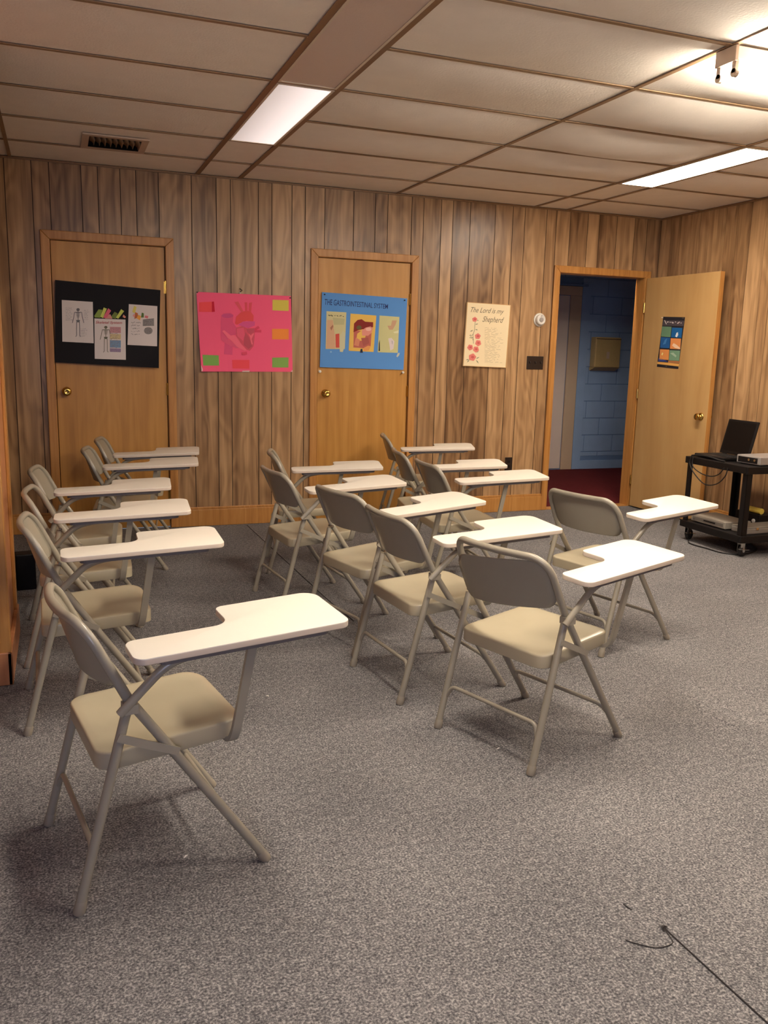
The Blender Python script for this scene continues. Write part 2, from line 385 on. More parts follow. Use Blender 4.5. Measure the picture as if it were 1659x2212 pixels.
# ---- doors
def knob_mesh(yface, x, z, s=-1):
    M = Matrix.Translation((x, yface, z)) @ Matrix.Rotation(math.radians(90 if s < 0 else -90), 4, 'X')
    pr = [(0, 0), (.032, 0), (.032, .004), (.024, .010), (.012, .014), (.011, .026), (.017, .034), (.026, .042), (.028, .052), (.025, .060), (.014, .064), (.010, .061), (0, .061)]
    return MB().lathe(pr, 20, M)
def casing(x0, x1, top, parent, y=D):
    t = .017; a, c = x0-CW-.002, x1+CW+.002
    for s in (0, 1):
        xi, xo = (x0-.002, a) if s == 0 else (x1+.002, c)
        v = []
        for yy in (y-t, y+.004):
            v += [(xo, yy, 0), (xi, yy, 0), (xi, yy, top+.002), (xo, yy, top+CW+.002)]
        f = [(0,1,2,3), (7,6,5,4), (0,4,5,1), (1,5,6,2), (2,6,7,3), (3,7,4,0)]
        if s: f = [tuple(reversed(q)) for q in f]
        MB().add(v, f).build('casing', M_case, parent, bevel=.004)
    v = []
    for yy in (y-t, y+.004):
        v += [(a, yy, top+CW+.002), (x0-.002, yy, top+.002), (x1+.002, yy, top+.002), (c, yy, top+CW+.002)]
    MB().add(v, [(0,1,2,3), (7,6,5,4), (0,4,5,1), (1,5,6,2), (2,6,7,3), (3,7,4,0)]).build('casing', M_case, parent, bevel=.004)
    # jambs
    j = MB().box(x0-.018, x0, y-.001, y+.11, 0, top).box(x1, x1+.018, y-.001, y+.11, 0, top).box(x0-.018, x1+.018, y-.001, y+.11, top, top+.018)
    j.build('jamb', M_case, parent)
for i, (x0, x1, t) in enumerate(OPEN[:2]):
    leaf = MB().box(x0+.004, x1-.005, D+.004, D+.039, .008, t-.004).build('door_%d' % (i+1), M_door, bevel=.002, **S)
    casing(x0, x1, t, leaf)
    knob_mesh(D+.004, x0+.069, 1.010).build('door_knob', M_brass, leaf, smooth=True)
    for hz in (.25, 1.03, 1.752):
        MB().tube([(x1-.002, D-.004, hz-.042), (x1-.002, D-.004, hz+.042)], .006, 10).tube([(x1-.002, D-.004, hz+.042), (x1-.002, D-.004, hz+.047)], .0075, 10).box(x1-.012, x1+.006, D-.001, D+.003, hz-.042, hz+.042).build('hinge', M_brass, leaf)
# dark backing behind the closed doors so that nothing shows through the gaps
for i, (x0, x1, t) in enumerate(OPEN[:2]):
    MB().box(x0-.05, x1+.05, D+.11, D+.14, 0, t+.05).build('door_backing', M_groove, **S)
# open door 3: hinged on the right jamb, swung into the room
hx, hy = 4.866, 6.405; ex, ey = 4.902, 5.545
dv = Vector((ex-hx, ey-hy, 0)); Lw = dv.length; dv.normalize(); nv_ = Vector((-dv.y, dv.x, 0))   # nv_ points to +x (towards wall)
if nv_.x < 0: nv_ = -nv_
def leafpt(s, n, z): p = Vector((hx, hy, 0))+dv*s+nv_*n; return (p.x, p.y, z)
v = [leafpt(s, n, z) for z in (.012, 2.03) for n in (0, .044) for s in (0, Lw)]
d3 = MB().add(v, [(0,1,3,2), (4,6,7,5), (0,4,5,1), (2,3,7,6), (0,2,6,4), (1,5,7,3)])
d3 = d3.build('door_3', M_leaf, bevel=.002, **S)
v = [leafpt(s, n, z) for z in (.012, 2.03) for n in (.001, .043) for s in (Lw, Lw+.0015)]
MB().add(v, [(0,1,3,2), (4,6,7,5), (0,4,5,1), (2,3,7,6), (0,2,6,4), (1,5,7,3)]).build('edge_band', M_case, d3)
casing(OPEN[2][0], OPEN[2][1], OPEN[2][2], d3)
ang = math.atan2(nv_.y, nv_.x)
for sgn, nn in ((-1, 0), (1, .044)):
    c = Vector(leafpt(Lw-.07, nn, .885))
    zax = nv_*sgn; M = Matrix.Translation(c) @ zax.to_track_quat('Z', 'Y').to_matrix().to_4x4()
    pr = [(0, 0), (.032, 0), (.032, .004), (.024, .010), (.012, .014), (.011, .022), (.017, .028), (.026, .035), (.028, .044), (.025, .050), (.014, .053), (0, .052)]
    MB().lathe(pr, 20, M).build('door_knob', M_brass, d3, smooth=True)
for hz in (.25, 1.03, 1.78):
    MB().tube([(hx-.004, hy+.006, hz-.042), (hx-.004, hy+.006, hz+.042)], .006, 10).build('hinge', M_brass, d3)
MB().box(4.008, 4.868, D-.01, D+.10, -.003, .006).build('trim_5', M_case, **S)

# ---- ceiling: backing, tee bars, tiles (each sags its own way), fixtures in the grid
ceil = MB().box(XL-.1, XR+.1, YF-.1, D+.1, H+.03, H+.12).build('ceiling', M_wall2, **S)
XS = [XL, .985-2*T, .985, 1.2898, 1.2898+2*T, 1.2898+4*T, 1.5946+4*T, XR]
YS = [D]+[D-.513-k*T for k in range(0, 13)]
YS = [yy for yy in YS if yy > YF+.05]+[YF]
FIXT = {}                                   # (column, row) cells taken by light fixtures
def cell(ci, r0, kind): 
    for r in (r0, r0+1): FIXT[(ci, r)] = kind
cell(2, 2, 'dim'); cell(2, 4, 'off'); cell(2, 6, 'new'); cell(2, 9, 'off'); cell(5, 2, 'lit')
SAG = {(4, 2): 0.045, (4, 3): 0.051, (4, 4): 0.045, (3, 3): 0.033, (3, 2): 0.027, (4, 1): 0.027, (3, 4): 0.024, (3, 5): 0.018, (4, 5): 0.033, (6, 3): 0.030, (6, 2): 0.030, (6, 4): 0.030}
for ci in range(len(XS)-1):
    for ri in range(len(YS)-1):
        if (ci, ri) in FIXT: continue
        x0, x1, y1, y0 = XS[ci]+.003, XS[ci+1]-.003, YS[ri]-.003, YS[ri+1]+.003
        if x1-x0 < .02: continue
        sg = SAG.get((ci, ri), random.uniform(.002, .008)) if ci not in (2, 5) else random.uniform(.001, .004)
        nx, ny = (12, 8) if sg > .01 else (6, 4)
        skew = random.uniform(-.15, .15); vent = (ci == 1 and ri == 1)
        v = []; f = []
        for i in range(nx+1):
            for j in range(ny+1):
                s_, t_ = i/nx, j/ny
                z = H+.004-sg*(math.sin(math.pi*s_)**.8)*(math.sin(math.pi*min(1, max(0, t_+skew*math.sin(math.pi*t_))))**.9)
                v.append((x0+(x1-x0)*s_, y0+(y1-y0)*t_, z))
        for i in range(nx):
            for j in range(ny): q = i*(ny+1)+j; f.append((q, q+1, q+ny+2, q+ny+1))
        MB().add(v, f).build('ceiling_tile', M_tile, ceil, smooth=True)
for i, xx in enumerate(XS[1:-1]):
    wd = .015 if i in (1, 2) else .011
    MB().box(xx-wd, xx+wd, YF, D, H-.004, H+.0005).box(xx-.002, xx+.002, YF, D, H, H+.03).build('tee_bar', M_teed if i in (1, 2) else M_tee, ceil)
for yy in YS[1:-1]:
    for a, c in zip(XS[:-1], XS[1:]):
        if c-a < .05: continue
        ci = XS.index(a); ri = YS.index(yy)
        if (ci, ri) in FIXT and (ci, ri-1) in FIXT and FIXT[(ci, ri)] == FIXT[(ci, ri-1)]: continue
        MB().box(a+.012, c-.012, yy-.010, yy+.010, H-.0035, H+.001).build('tee_bar', M_tee, ceil)

# ================================================================== CEILING THINGS
def troffer(ci, r0, kind, label):
    x0, x1, y1, y0 = XS[ci]+.013, XS[ci+1]-.013, YS[r0]-.012, YS[r0+2]+.012
    t = thing('recessed_light', label, 'light fixture', ((x0+x1)/2, (y0+y1)/2, H), 0, 'recessed fluorescent lights')
    dx, dy = (x1-x0)/2, (y1-y0)/2; e = .012
    fr = MB()
    fr.box(-dx, dx, -dy, -dy+e, -.006, .004).box(-dx, dx, dy-e, dy, -.006, .004).box(-dx, -dx+e, -dy+e, dy-e, -.006, .004).box(dx-e, dx, -dy+e, dy-e, -.006, .004)
    fr.build('frame', M_fixedge, t)
    MB().box(-dx+e, dx-e, -dy+e, dy-e, -.003, .003).build('lens', {'lit': M_lens, 'new': M_lens2, 'dim': M_dim, 'off': M_lensoff}[kind], t)
    MB().box(-dx, dx, -dy, dy, .006, .025).build('housing', M_white, t)
    return t
troffer(2, 2, 'dim', 'dimly glowing recessed fluorescent panel in the ceiling strip nearest the wall')
troffer(2, 4, 'off', 'dark unlit recessed panel with grey lens next to the dim one')
troffer(2, 6, 'new', 'lit recessed fluorescent panel in the left ceiling strip above the viewer')
troffer(2, 9, 'off', 'unlit recessed panel in the left ceiling strip behind the viewer')
troffer(5, 2, 'lit', 'bright white recessed fluorescent panel at the right near the corner')
# bare-tube strip fixtures
def tube_fixture(x, y, label, lm):
    ft = thing('tube_light', label, 'light fixture', (x, y, H), 0, 'bare-tube fluorescent fixtures')
    MB().box(.016, 1.214, -.050, .050, -.056, -.006).build('channel', M_white, ft, bevel=.004)
    for xe in (0, 1.215):
        MB().box(xe, xe+.015, -.056, .056, -.064, -.006).build('end_plate', M_holder, ft, bevel=.002)
    for yy in (-.042, .042):
        MB().tube([(.036, yy, -.098), (1.194, yy, -.098)], .019, 14).build('fluorescent_tube', lm, ft, smooth='auto')
        for xe in (.016, 1.214):
            h = MB().box(xe-.008, xe+.008, yy-.010, yy+.010, -.104, -.055)
            h.lathe([(0, -.008), (.016, -.008), (.016, .008), (0, .008)], 14, Matrix.Translation((xe, yy, -.104)) @ Matrix.Rotation(math.pi/2, 4, 'Y'))
            h.build('lampholder', M_holder, ft)
    MB().box(.06, 1.17, -.02, .02, -.006, -.004).build('mounting_plate', M_groove, ft)
tube_fixture(2.50, 2.915, 'surface-mounted fluorescent fixture with two bare glowing tubes at upper right', M_lit)
tube_fixture(1.29, 1.085, 'surface-mounted fluorescent fixture with bare tubes above and behind the viewer', M_litB)
# supply-air register
vt = thing('ceiling_vent', 'square metal air register with curved blades in the ceiling', 'vent', (.381, 5.715, H))
a, e = .19, .042
MB().box(-a, a, -a, -a+e, -.012, -.002).box(-a, a, a-e, a, -.012, -.002).box(-a, -a+e, -a+e, a-e, -.012, -.002).box(a-e, a, -a+e, a-e, -.012, -.002).build('frame', M_holder, vt, bevel=.003)
MB().box(-a+e, a-e, -a+e, a-e, -.003, .002).build('duct_opening', M_black, vt)
for k in range(9):
    x = -a+e+.02+k*.032
    b = MB(); pr = [(-.013, -.003), (-.004, -.006), (.006, -.016), (.010, -.030)]
    vv = [(x+p, yy, q) for yy in (-a+e, -.0) for p, q in pr]; nn = len(pr)
    b.add(vv, [(i, i+1, nn+i+1, nn+i) for i in range(nn-1)])
    o = b.build('blade', M_tee, vt, smooth=True); sm = o.modifiers.new('solid', 'SOLIDIFY'); sm.thickness = .0015
for k in range(4):
    y_ = .02+k*.032
    MB().bar((-a+e, y_, -.010), (a-e, y_, -.010), .018, .0015, (0, -.6, .8)).build('blade', M_black, vt)

# ================================================================== HALL BEYOND THE DOOR
YH = 8.82
wh = MB().box(3.2, 8.6, YH+.006, YH+.12, -.004, H+.1).build('wall_hall', M_bluem, **S)
zz = 0; row = 0
HD = (4.86, 5.64, 2.04)                              # hall door x0,x1,top
while zz < H:
    z1 = min(zz+.205, H); x = 3.2-(.2 if row % 2 else 0)+.12
    while x < 8.6:
        a, c = max(3.2, x)+.004, min(8.6, x+.406)-.004; x += .406
        zb, zt = (.150 if row == 0 else zz)+.004, z1-.004
        for s0, s1 in (minus(a, c, [(HD[0]-.17, HD[1]+.17)]) if zb < HD[2]+.10 else [(a, c)]):
            if s1-s0 < .02: continue
            if s1 < 5.0 and s0 < 4.6: continue        # out of sight past the door frame
            yo = random.uniform(0, .002)
            MB().box(s0, s1, YH+yo, YH+.008, zb, zt).build('concrete_block', M_blue, wh, bevel=.004, seg=1)
    zz = z1; row += 1
MB().box(5.80, 8.6, YH-.012, YH+.006, -.004, .10).build('baseboard_hall', M_blue, bevel=.004, **S)
MB().box(5.80, 5.915, YH-.014, YH+.006, -.004, 2.2).build('trim_6', M_blue, bevel=.004, **S)
d4 = MB().box(HD[0], HD[1]-.006, YH-.004, YH+.02, .01, HD[2]).build('door_4', M_halld, bevel=.002, **S)
MB().box(HD[1]+.002, HD[1]+.15, YH-.022, YH+.006, -.003, HD[2]+.004).build('casing', M_hallc, d4, bevel=.005)
MB().box(HD[0]-.15, HD[0]-.002, YH-.022, YH+.006, -.003, HD[2]+.004).build('casing', M_hallc, d4, bevel=.005)
MB().box(HD[0]-.15, HD[1]+.15, YH-.022, YH+.006, HD[2]+.006, HD[2]+.11).build('casing', M_hallc, d4, bevel=.005)
MB().box(HD[0]-.20, HD[1]+.22, YH-.035, YH+.006, HD[2]+.112, HD[2]+.135).build('head_moulding', M_bluem, d4, bevel=.004)
knob_mesh(YH-.004, HD[0]+.07, 1.0).build('door_knob', M_brass, d4, smooth=True)
MB().box(3.1, 3.2, D+.1, 8.95, -.004, H+.1).build('wall_hall_left', M_blue, **S)
MB().box(8.6, 8.7, D+.1, 8.95, -.004, H+.1).build('wall_hall_right', M_blue, **S)
MB().box(XR+.1, 8.7, D+.004, D+.1, -.004, H+.1).build('wall_hall_near', M_blue, **S)
MB().box(3.1, 8.7, D+.1, 8.95, H+.1, H+.16).build('ceiling_hall', M_wall2, **S)
vl = thing('added_hall_light', 'added shielded strip light, unseen, over the hall side of the doorway', 'light fixture', (4.1, D+.10, 2.30))  # added lamp, out of view, to brighten the hall wall
MB().box(0, 1.1, .020, .060, .052, .092).build('ballast_box', M_white, vl, bevel=.003)
MB().tube([(.03, .045, .035), (1.07, .045, .035)], .016, 12).build('fluorescent_tube', emit('added_hall_tube', (1.0, .90, .80), LAMP*3.0), vl, smooth='auto')
MB().box(-.01, 1.11, .130, .142, -.004, .16).box(-.01, 1.11, 0, .142, .16, .172).box(-.022, -.01, 0, .142, -.004, .172).box(1.11, 1.122, 0, .142, -.004, .172).build('cutoff_shield', M_case, vl, bevel=.002)  # shaped to cut the added light off at the shadow edge
dp = thing('towel_dispenser', 'tan metal box dispenser hung on the blue block wall', 'dispenser', (6.14, YH, 1.39))
b = MB()
b.box(-.178, .178, -.11, 0, -.165, .19)
b.build('body', M_ply, dp, bevel=.012)
MB().add([(-.178, -.11, -.165), (.178, -.11, -.165), (.178, -.01, -.205), (-.178, -.01, -.205), (-.178, 0, -.165), (.178, 0, -.165)], [(0,1,2,3), (3,2,5,4), (0,3,4), (1,5,2)]).build('lower_lip', M_ply, dp)
MB().box(-.02, .02, -.1125, -.110, -.06, .02).build('keyhole_plate', M_hallc, dp)
MB().box(-.174, .174, -.1125, -.110, .165, .172).build('lid_seam', M_groove, dp)

# ================================================================== TABLET-ARM FOLDING CHAIRS
P = dict(ar=.220, Lf=.481, bf=.219, zs=.379, ub=.062, us=.436, zf=.405, bu=.033, bw=.723, hu=.135, hv=.213, hw=.514)
R = .0122
def chair_parts(panel='normal'):
    out = {}
    seat_z = lambda u: P['zs']+(P['zf']-P['zs'])*(u-P['ub'])/(P['us']-P['ub'])
    # seat pan
    base = [(P['ub'], -.196), (P['us'], -.192), (P['us'], .192), (P['ub'], .196)]
    rings = []
    for ins, dz in ((.012, -.043), (.0015, -.045), (0, -.043), (0, -.0060), (.0010, -.0028), (.0032, -.0008), (.0060, 0), (.024, 0), (.055, -.0035), (.12, -.0055)):
        cx = (P['ub']+P['us'])/2
        q = []
        for (x, y) in base:
            sx = 1 if x > cx else -1; sy = 1 if y > 0 else -1; q.append((x-sx*ins, y-sy*ins))
        rr = [max(.012, .045-ins*.35), max(.012, .062-ins*.35), max(.012, .062-ins*.35), max(.012, .045-ins*.35)]
        o = round_poly(q, rr, 7)
        front_drop = lambda x: -.010*max(0, (x-(P['us']-.06))/.06)**2
        rings.append([(x, y, seat_z(x)+dz+front_drop(x)) for x, y in o])
    out['seat'] = (MB().loops(rings), M_seat, 'auto')
    out['seat'][0].f = out['seat'][0].f
    # back frame: inverted U of tube, bowed backwards at the top
    top = []
    hw_ = .206; rad = .062; uz = lambda w: P['hu']+(P['bu']-P['hu'])*(w-P['hw'])/(P['bw']-P['hw'])
    W0 = P['bw']-R
    pts = []
    n = 8
    wl = [P['hw']+(W0-rad-P['hw'])*k/4 for k in range(5)]
    for w_ in wl: pts.append((uz(w_), -P['hv']+(P['hv']-hw_)*(w_-P['hw'])/(W0-P['hw']), w_))
    for k in range(1, n+1):
        a = math.pi/2*k/n; yv = -hw_+rad-rad*math.cos(a); w_ = W0-rad+rad*math.sin(a)
        pts.append((uz(w_), yv, w_))
    for k in range(1, 12):
        yv = (-hw_+rad)+(2*(hw_-rad))*k/12
        pts.append((uz(W0), yv, W0))
    for p in list(reversed(pts[:len(wl)+n])): pts.append((p[0], -p[1], p[2]))
    bow = lambda y: -.032*max(0, 1-(y/hw_)**2)
    pts = [(u+bow(v)*min(1, max(0, (w_-.60)/.1)), v, w_) for u, v, w_ in pts]
    out['back_frame'] = (MB().tube(pts, R, 12), M_paint, 'auto')
    # backrest panel
    if panel != 'none':
        v = []; f = []; ns, nt = 18, 12; wb_, wt = .540, W0-.003
        drop = 0
        def hwid(t):
            w_ = wb_+(wt-wb_)*t; h0 = hw_-.006; r1, r0 = .058, .040
            if w_ > wt-r1: d = w_-(wt-r1); return h0-r1+math.sqrt(max(0, r1*r1-d*d))
            if w_ < wb_+r0: d = (wb_+r0)-w_; return h0-r0+math.sqrt(max(0, r0*r0-d*d))
            return h0
        for j in range(nt+1):
            tt = .5-.5*math.cos(math.pi*j/nt)
            for i in range(ns+1):
                s_ = -1+2*i/ns; w_ = wb_+(wt-wb_)*tt; y_ = s_*hwid(tt)
                u_ = uz(w_)-(.030+.030*(1-tt))*(1-(y_/hw_)**2)
                if panel == 'slipped':
                    g = (y_/hw_+1)/2                       # left side has come loose and sunk
                    w_ -= .050*g+.003; u_ -= .006*g
                v.append((u_, y_, w_))
        for j in range(nt):
            for i in range(ns): q = j*(ns+1)+i; f.append((q, q+1, q+ns+2, q+ns+1))
        out['backrest'] = (MB().add(v, f), M_paint, 'solid')
    for sg in (-1, 1):
        H_ = Vector((P['hu'], sg*P['hv'], P['hw']))
        ft = Vector((P['Lf'], sg*P['bf'], .004)); rf = Vector((0, sg*P['ar'], .004))
        out['leg', 'front', sg] = (MB().tube([H_, H_.lerp(ft, .3), ft], R, 12), M_paint, 'auto')
        rt = Vector((P['hu']-.006, sg*(P['hv']+.004), P['hw']-.022))
        out['leg', 'rear', sg] = (MB().tube([rt, rt.lerp(rf, .5), rf], R, 12), M_paint, 'auto')
        for nm, a, b in (('front', H_, ft), ('rear', rt, rf)):
            d = (a-b).normalized(); M = Matrix.Translation((b.x, b.y, 0)) @ Matrix.Identity(4)
            p0 = b-Vector((0, 0, .004)); 
            out['foot_cap', nm, sg] = (MB().tube([p0+Vector((0,0,.0)), p0+d*.006, p0+d*.012, p0+d*.030, p0+d*.034], [.0132, .0146, .0148, .0140, .0124], 12), M_foot, 'auto')
        # stay bar from rear leg to front leg and the pivot rivet
        a = rt.lerp(rf, .13)+Vector((0, sg*.0145, 0)); b = H_.lerp(ft, .275)+Vector((0, sg*.0145, 0))
        out['stay_bar', sg] = (MB().bar(a+(a-b).normalized()*.01, b+(b-a).normalized()*.02, .004, .020), M_paint, 'flat')
        c = H_+Vector((0, 0, -.012))
        out['rivet', sg] = (MB().lathe([(0, .016), (.006, .016), (.0075, .013), (.0075, -.016), (0, -.016)], 10, Matrix.Translation(c) @ Matrix.Rotation(math.pi/2, 4, 'X')), M_chrome, 'auto')
    # stretchers: bowed cross tubes
    H_ = lambda sg: Vector((P['hu'], sg*P['hv'], P['hw']))
    def at(nm, sg, z):
        a, b = (H_(sg), Vector((P['Lf'], sg*P['bf'], 0))) if nm == 'front' else (Vector((P['hu']-.006, sg*(P['hv']+.004), P['hw']-.022)), Vector((0, sg*P['ar'], 0)))
        t = (a.z-z)/(a.z-b.z); return a.lerp(b, t)
    for nm, z0, z1 in (('rear', .118, .158), ('front', .112, .140)):
        l0, l1, r1_, r0_ = at(nm, -1, z0), at(nm, -1, z1), at(nm, 1, z1), at(nm, 1, z0)
        i = Vector((0, .012, 0))
        out['stretcher', nm] = (MB().tube(smooth_path([l0+i*.5, l1+i*2, r1_-i*2, r0_-i*.5], 5, .035), .0075, 10), M_paint, 'auto')
    # tablet
    ur, un, ut, vo, vi, vw, ang = .132, .393, .677, -.304, -.183, -.059, -.014
    def tp(u, v):
        ca, sa = math.cos(ang), math.sin(ang); du, dv = u-.4, v-vo
        return (.4+du*ca-dv*sa, vo+du*sa+dv*ca)
    tz = lambda x, y: .651+.040*(x-.4)+.061*(y-vo)
    corners = [tp(ur, vo), tp(ut, vo), tp(ut, vw), tp(un, vw), tp(un, vi), tp(ur, vi)]
    o1 = round_poly(corners, [.030, .026, .045, .022, .040, .026], 7)
    th = .017
    def inset(o, d):
        res = []; m = len(o)
        for i in range(m):
            a, b, c = Vector(o[i-1]), Vector(o[i]), Vector(o[(i+1) % m])
            t = (c-a).normalized(); res.append((b.x-t.y*d, b.y+t.x*d))
        return res
    rings = [[(x, y, tz(x, y)-th) for x, y in inset(o1, .002)], [(x, y, tz(x, y)-th+.002) for x, y in o1], [(x, y, tz(x, y)-.0025) for x, y in o1], [(x, y, tz(x, y)-.0006) for x, y in inset(o1, .0008)], [(x, y, tz(x, y)) for x, y in inset(o1, .003)]]
    tb = MB().loops(rings); n = len(o1)
    for i in range(len(tb.f)):
        tb.m[i] = 1 if i < 2*n or len(tb.f[i]) > 4 and i == len(tb.f)-2 else 0
    out['tablet'] = (tb, [M_tab, M_tabedge], 'auto')
    # steel channel under the tablet
    cc = [tp(ur+.06, vo+.016), tp(ut-.05, vo+.016), tp(ut-.05, vo+.075), tp(ur+.06, vo+.075)]
    oc = round_poly(cc, [.02]*4, 4)
    out['tablet_channel'] = (MB().prism(oc, lambda x, y: tz(x, y)-th-.014, lambda x, y: tz(x, y)-th), M_under, 'flat')
    A = [(.108, -.236, .492), (.165, -.246, .552), (.215, -.255, .604), (.285, -.258, .622), (.60, -.258, .632)]
    out['arm_tube'] = (MB().tube(smooth_path(A, 5, .035), .0112, 12), M_paint, 'auto')
    out['arm_bracket'] = (MB().box(.118, .150, -.245, -.205, .490, .512), M_paint, 'flat')
    sb = smooth_path([(.385, -.165, .356), (.392, -.204, .352), (.398, -.219, .385), (.432, -.252, .628)], 5, .02)
    b = MB()
    for p, q in zip(sb[:-1], sb[1:]):
        pass
    pr = []
    for i, p in enumerate(sb):
        t = (sb[min(i+1, len(sb)-1)]-sb[max(i-1, 0)]).normalized(); wdt = .0115
        sd = Vector((1, 0, 0)); sd = (sd-t*sd.dot(t)).normalized(); nn_ = t.cross(sd)
        pr.append([p+sd*wdt-nn_*.006, p+sd*wdt+nn_*.006, p-sd*wdt+nn_*.006, p-sd*wdt-nn_*.006])
    out['tablet_support'] = (MB().loops(pr), M_paint, 'flat')
    return out
def make_chair(panel, label):
    t = thing('tablet_arm_chair', label, 'chair', group='beige tablet-arm folding chairs')
    legs = {}
    for k, (mb, mat, sm) in chair_parts(panel).items():
        nm = k if isinstance(k, str) else k[0]
        par = t
        if nm == 'foot_cap': par = legs[k[1:]]
        o = mb.build(nm, mat, par, smooth=(True if sm == 'solid' else False if sm == 'flat' else 'auto'))
        if sm == 'solid':
            m = o.modifiers.new('solid', 'SOLIDIFY'); m.thickness = .0025; m.offset = 0
        if nm == 'leg': legs[k[1:]] = o
        if nm == 'tablet': o['label'] = 'white laminate writing tablet'
    return t
CH = [  # x, y, heading, panel, label
 (-.042, 2.169, 9.2, 'normal', 'beige tablet-arm chair closest to the camera at the lower left'),
 (-.154, 3.231, 1.1, 'normal', 'tablet-arm chair beside the wooden partition, second from the camera in the left column'),
 (-.160, 3.907, -2.6, 'none', 'tablet-arm chair in the left column with only a bare bent tube for a back'),
 (-.153, 4.579, -4.2, 'normal', 'tablet-arm chair just behind the one missing its back, fourth in the left column'),
 (.118, 5.441, -6.0, 'normal', 'tablet-arm chair second from the back wall in the left column'),
 (.218, 6.013, -8.0, 'normal', 'rearmost tablet-arm chair of the left column, up against the black-poster door'),
 (1.309, 2.424, 18.8, 'slipped', 'tablet-arm chair in the middle foreground whose back panel has slipped below its tube'),
 (1.162, 3.089, 5.5, 'normal', 'tablet-arm chair right behind the one with the slipped back panel'),
 (1.133, 3.638, 13.9, 'normal', 'tablet-arm chair third from the camera in the middle column'),
 (1.005, 4.353, 5.1, 'normal', 'tablet-arm chair fourth from the camera in the middle column'),
 (1.191, 5.139, -11.4, 'normal', 'rearmost tablet-arm chair of the middle column, mostly hidden, before the blue-poster door'),
 (2.203, 3.304, 14.2, 'normal', 'tablet-arm chair standing alone at right, nearest the black cart'),
 (1.945, 4.502, -4.1, 'normal', 'tablet-arm chair of the right column whose tablet reaches towards the open doorway'),
 (2.004, 5.089, -12.0, 'normal', 'tablet-arm chair second from the back wall in the right column'),
 (2.285, 6.074, -16.6, 'normal', 'rearmost tablet-arm chair of the right column, under the blue poster door edge'),
]
protos = {}
for x, y, a, pn, lb in CH:
    if pn not in protos: o = protos[pn] = make_chair(pn, lb)
    else: o = copy_tree(protos[pn])
    o['label'] = lb; o.location = (x, y, 0); o.rotation_euler = (0, 0, math.radians(a))

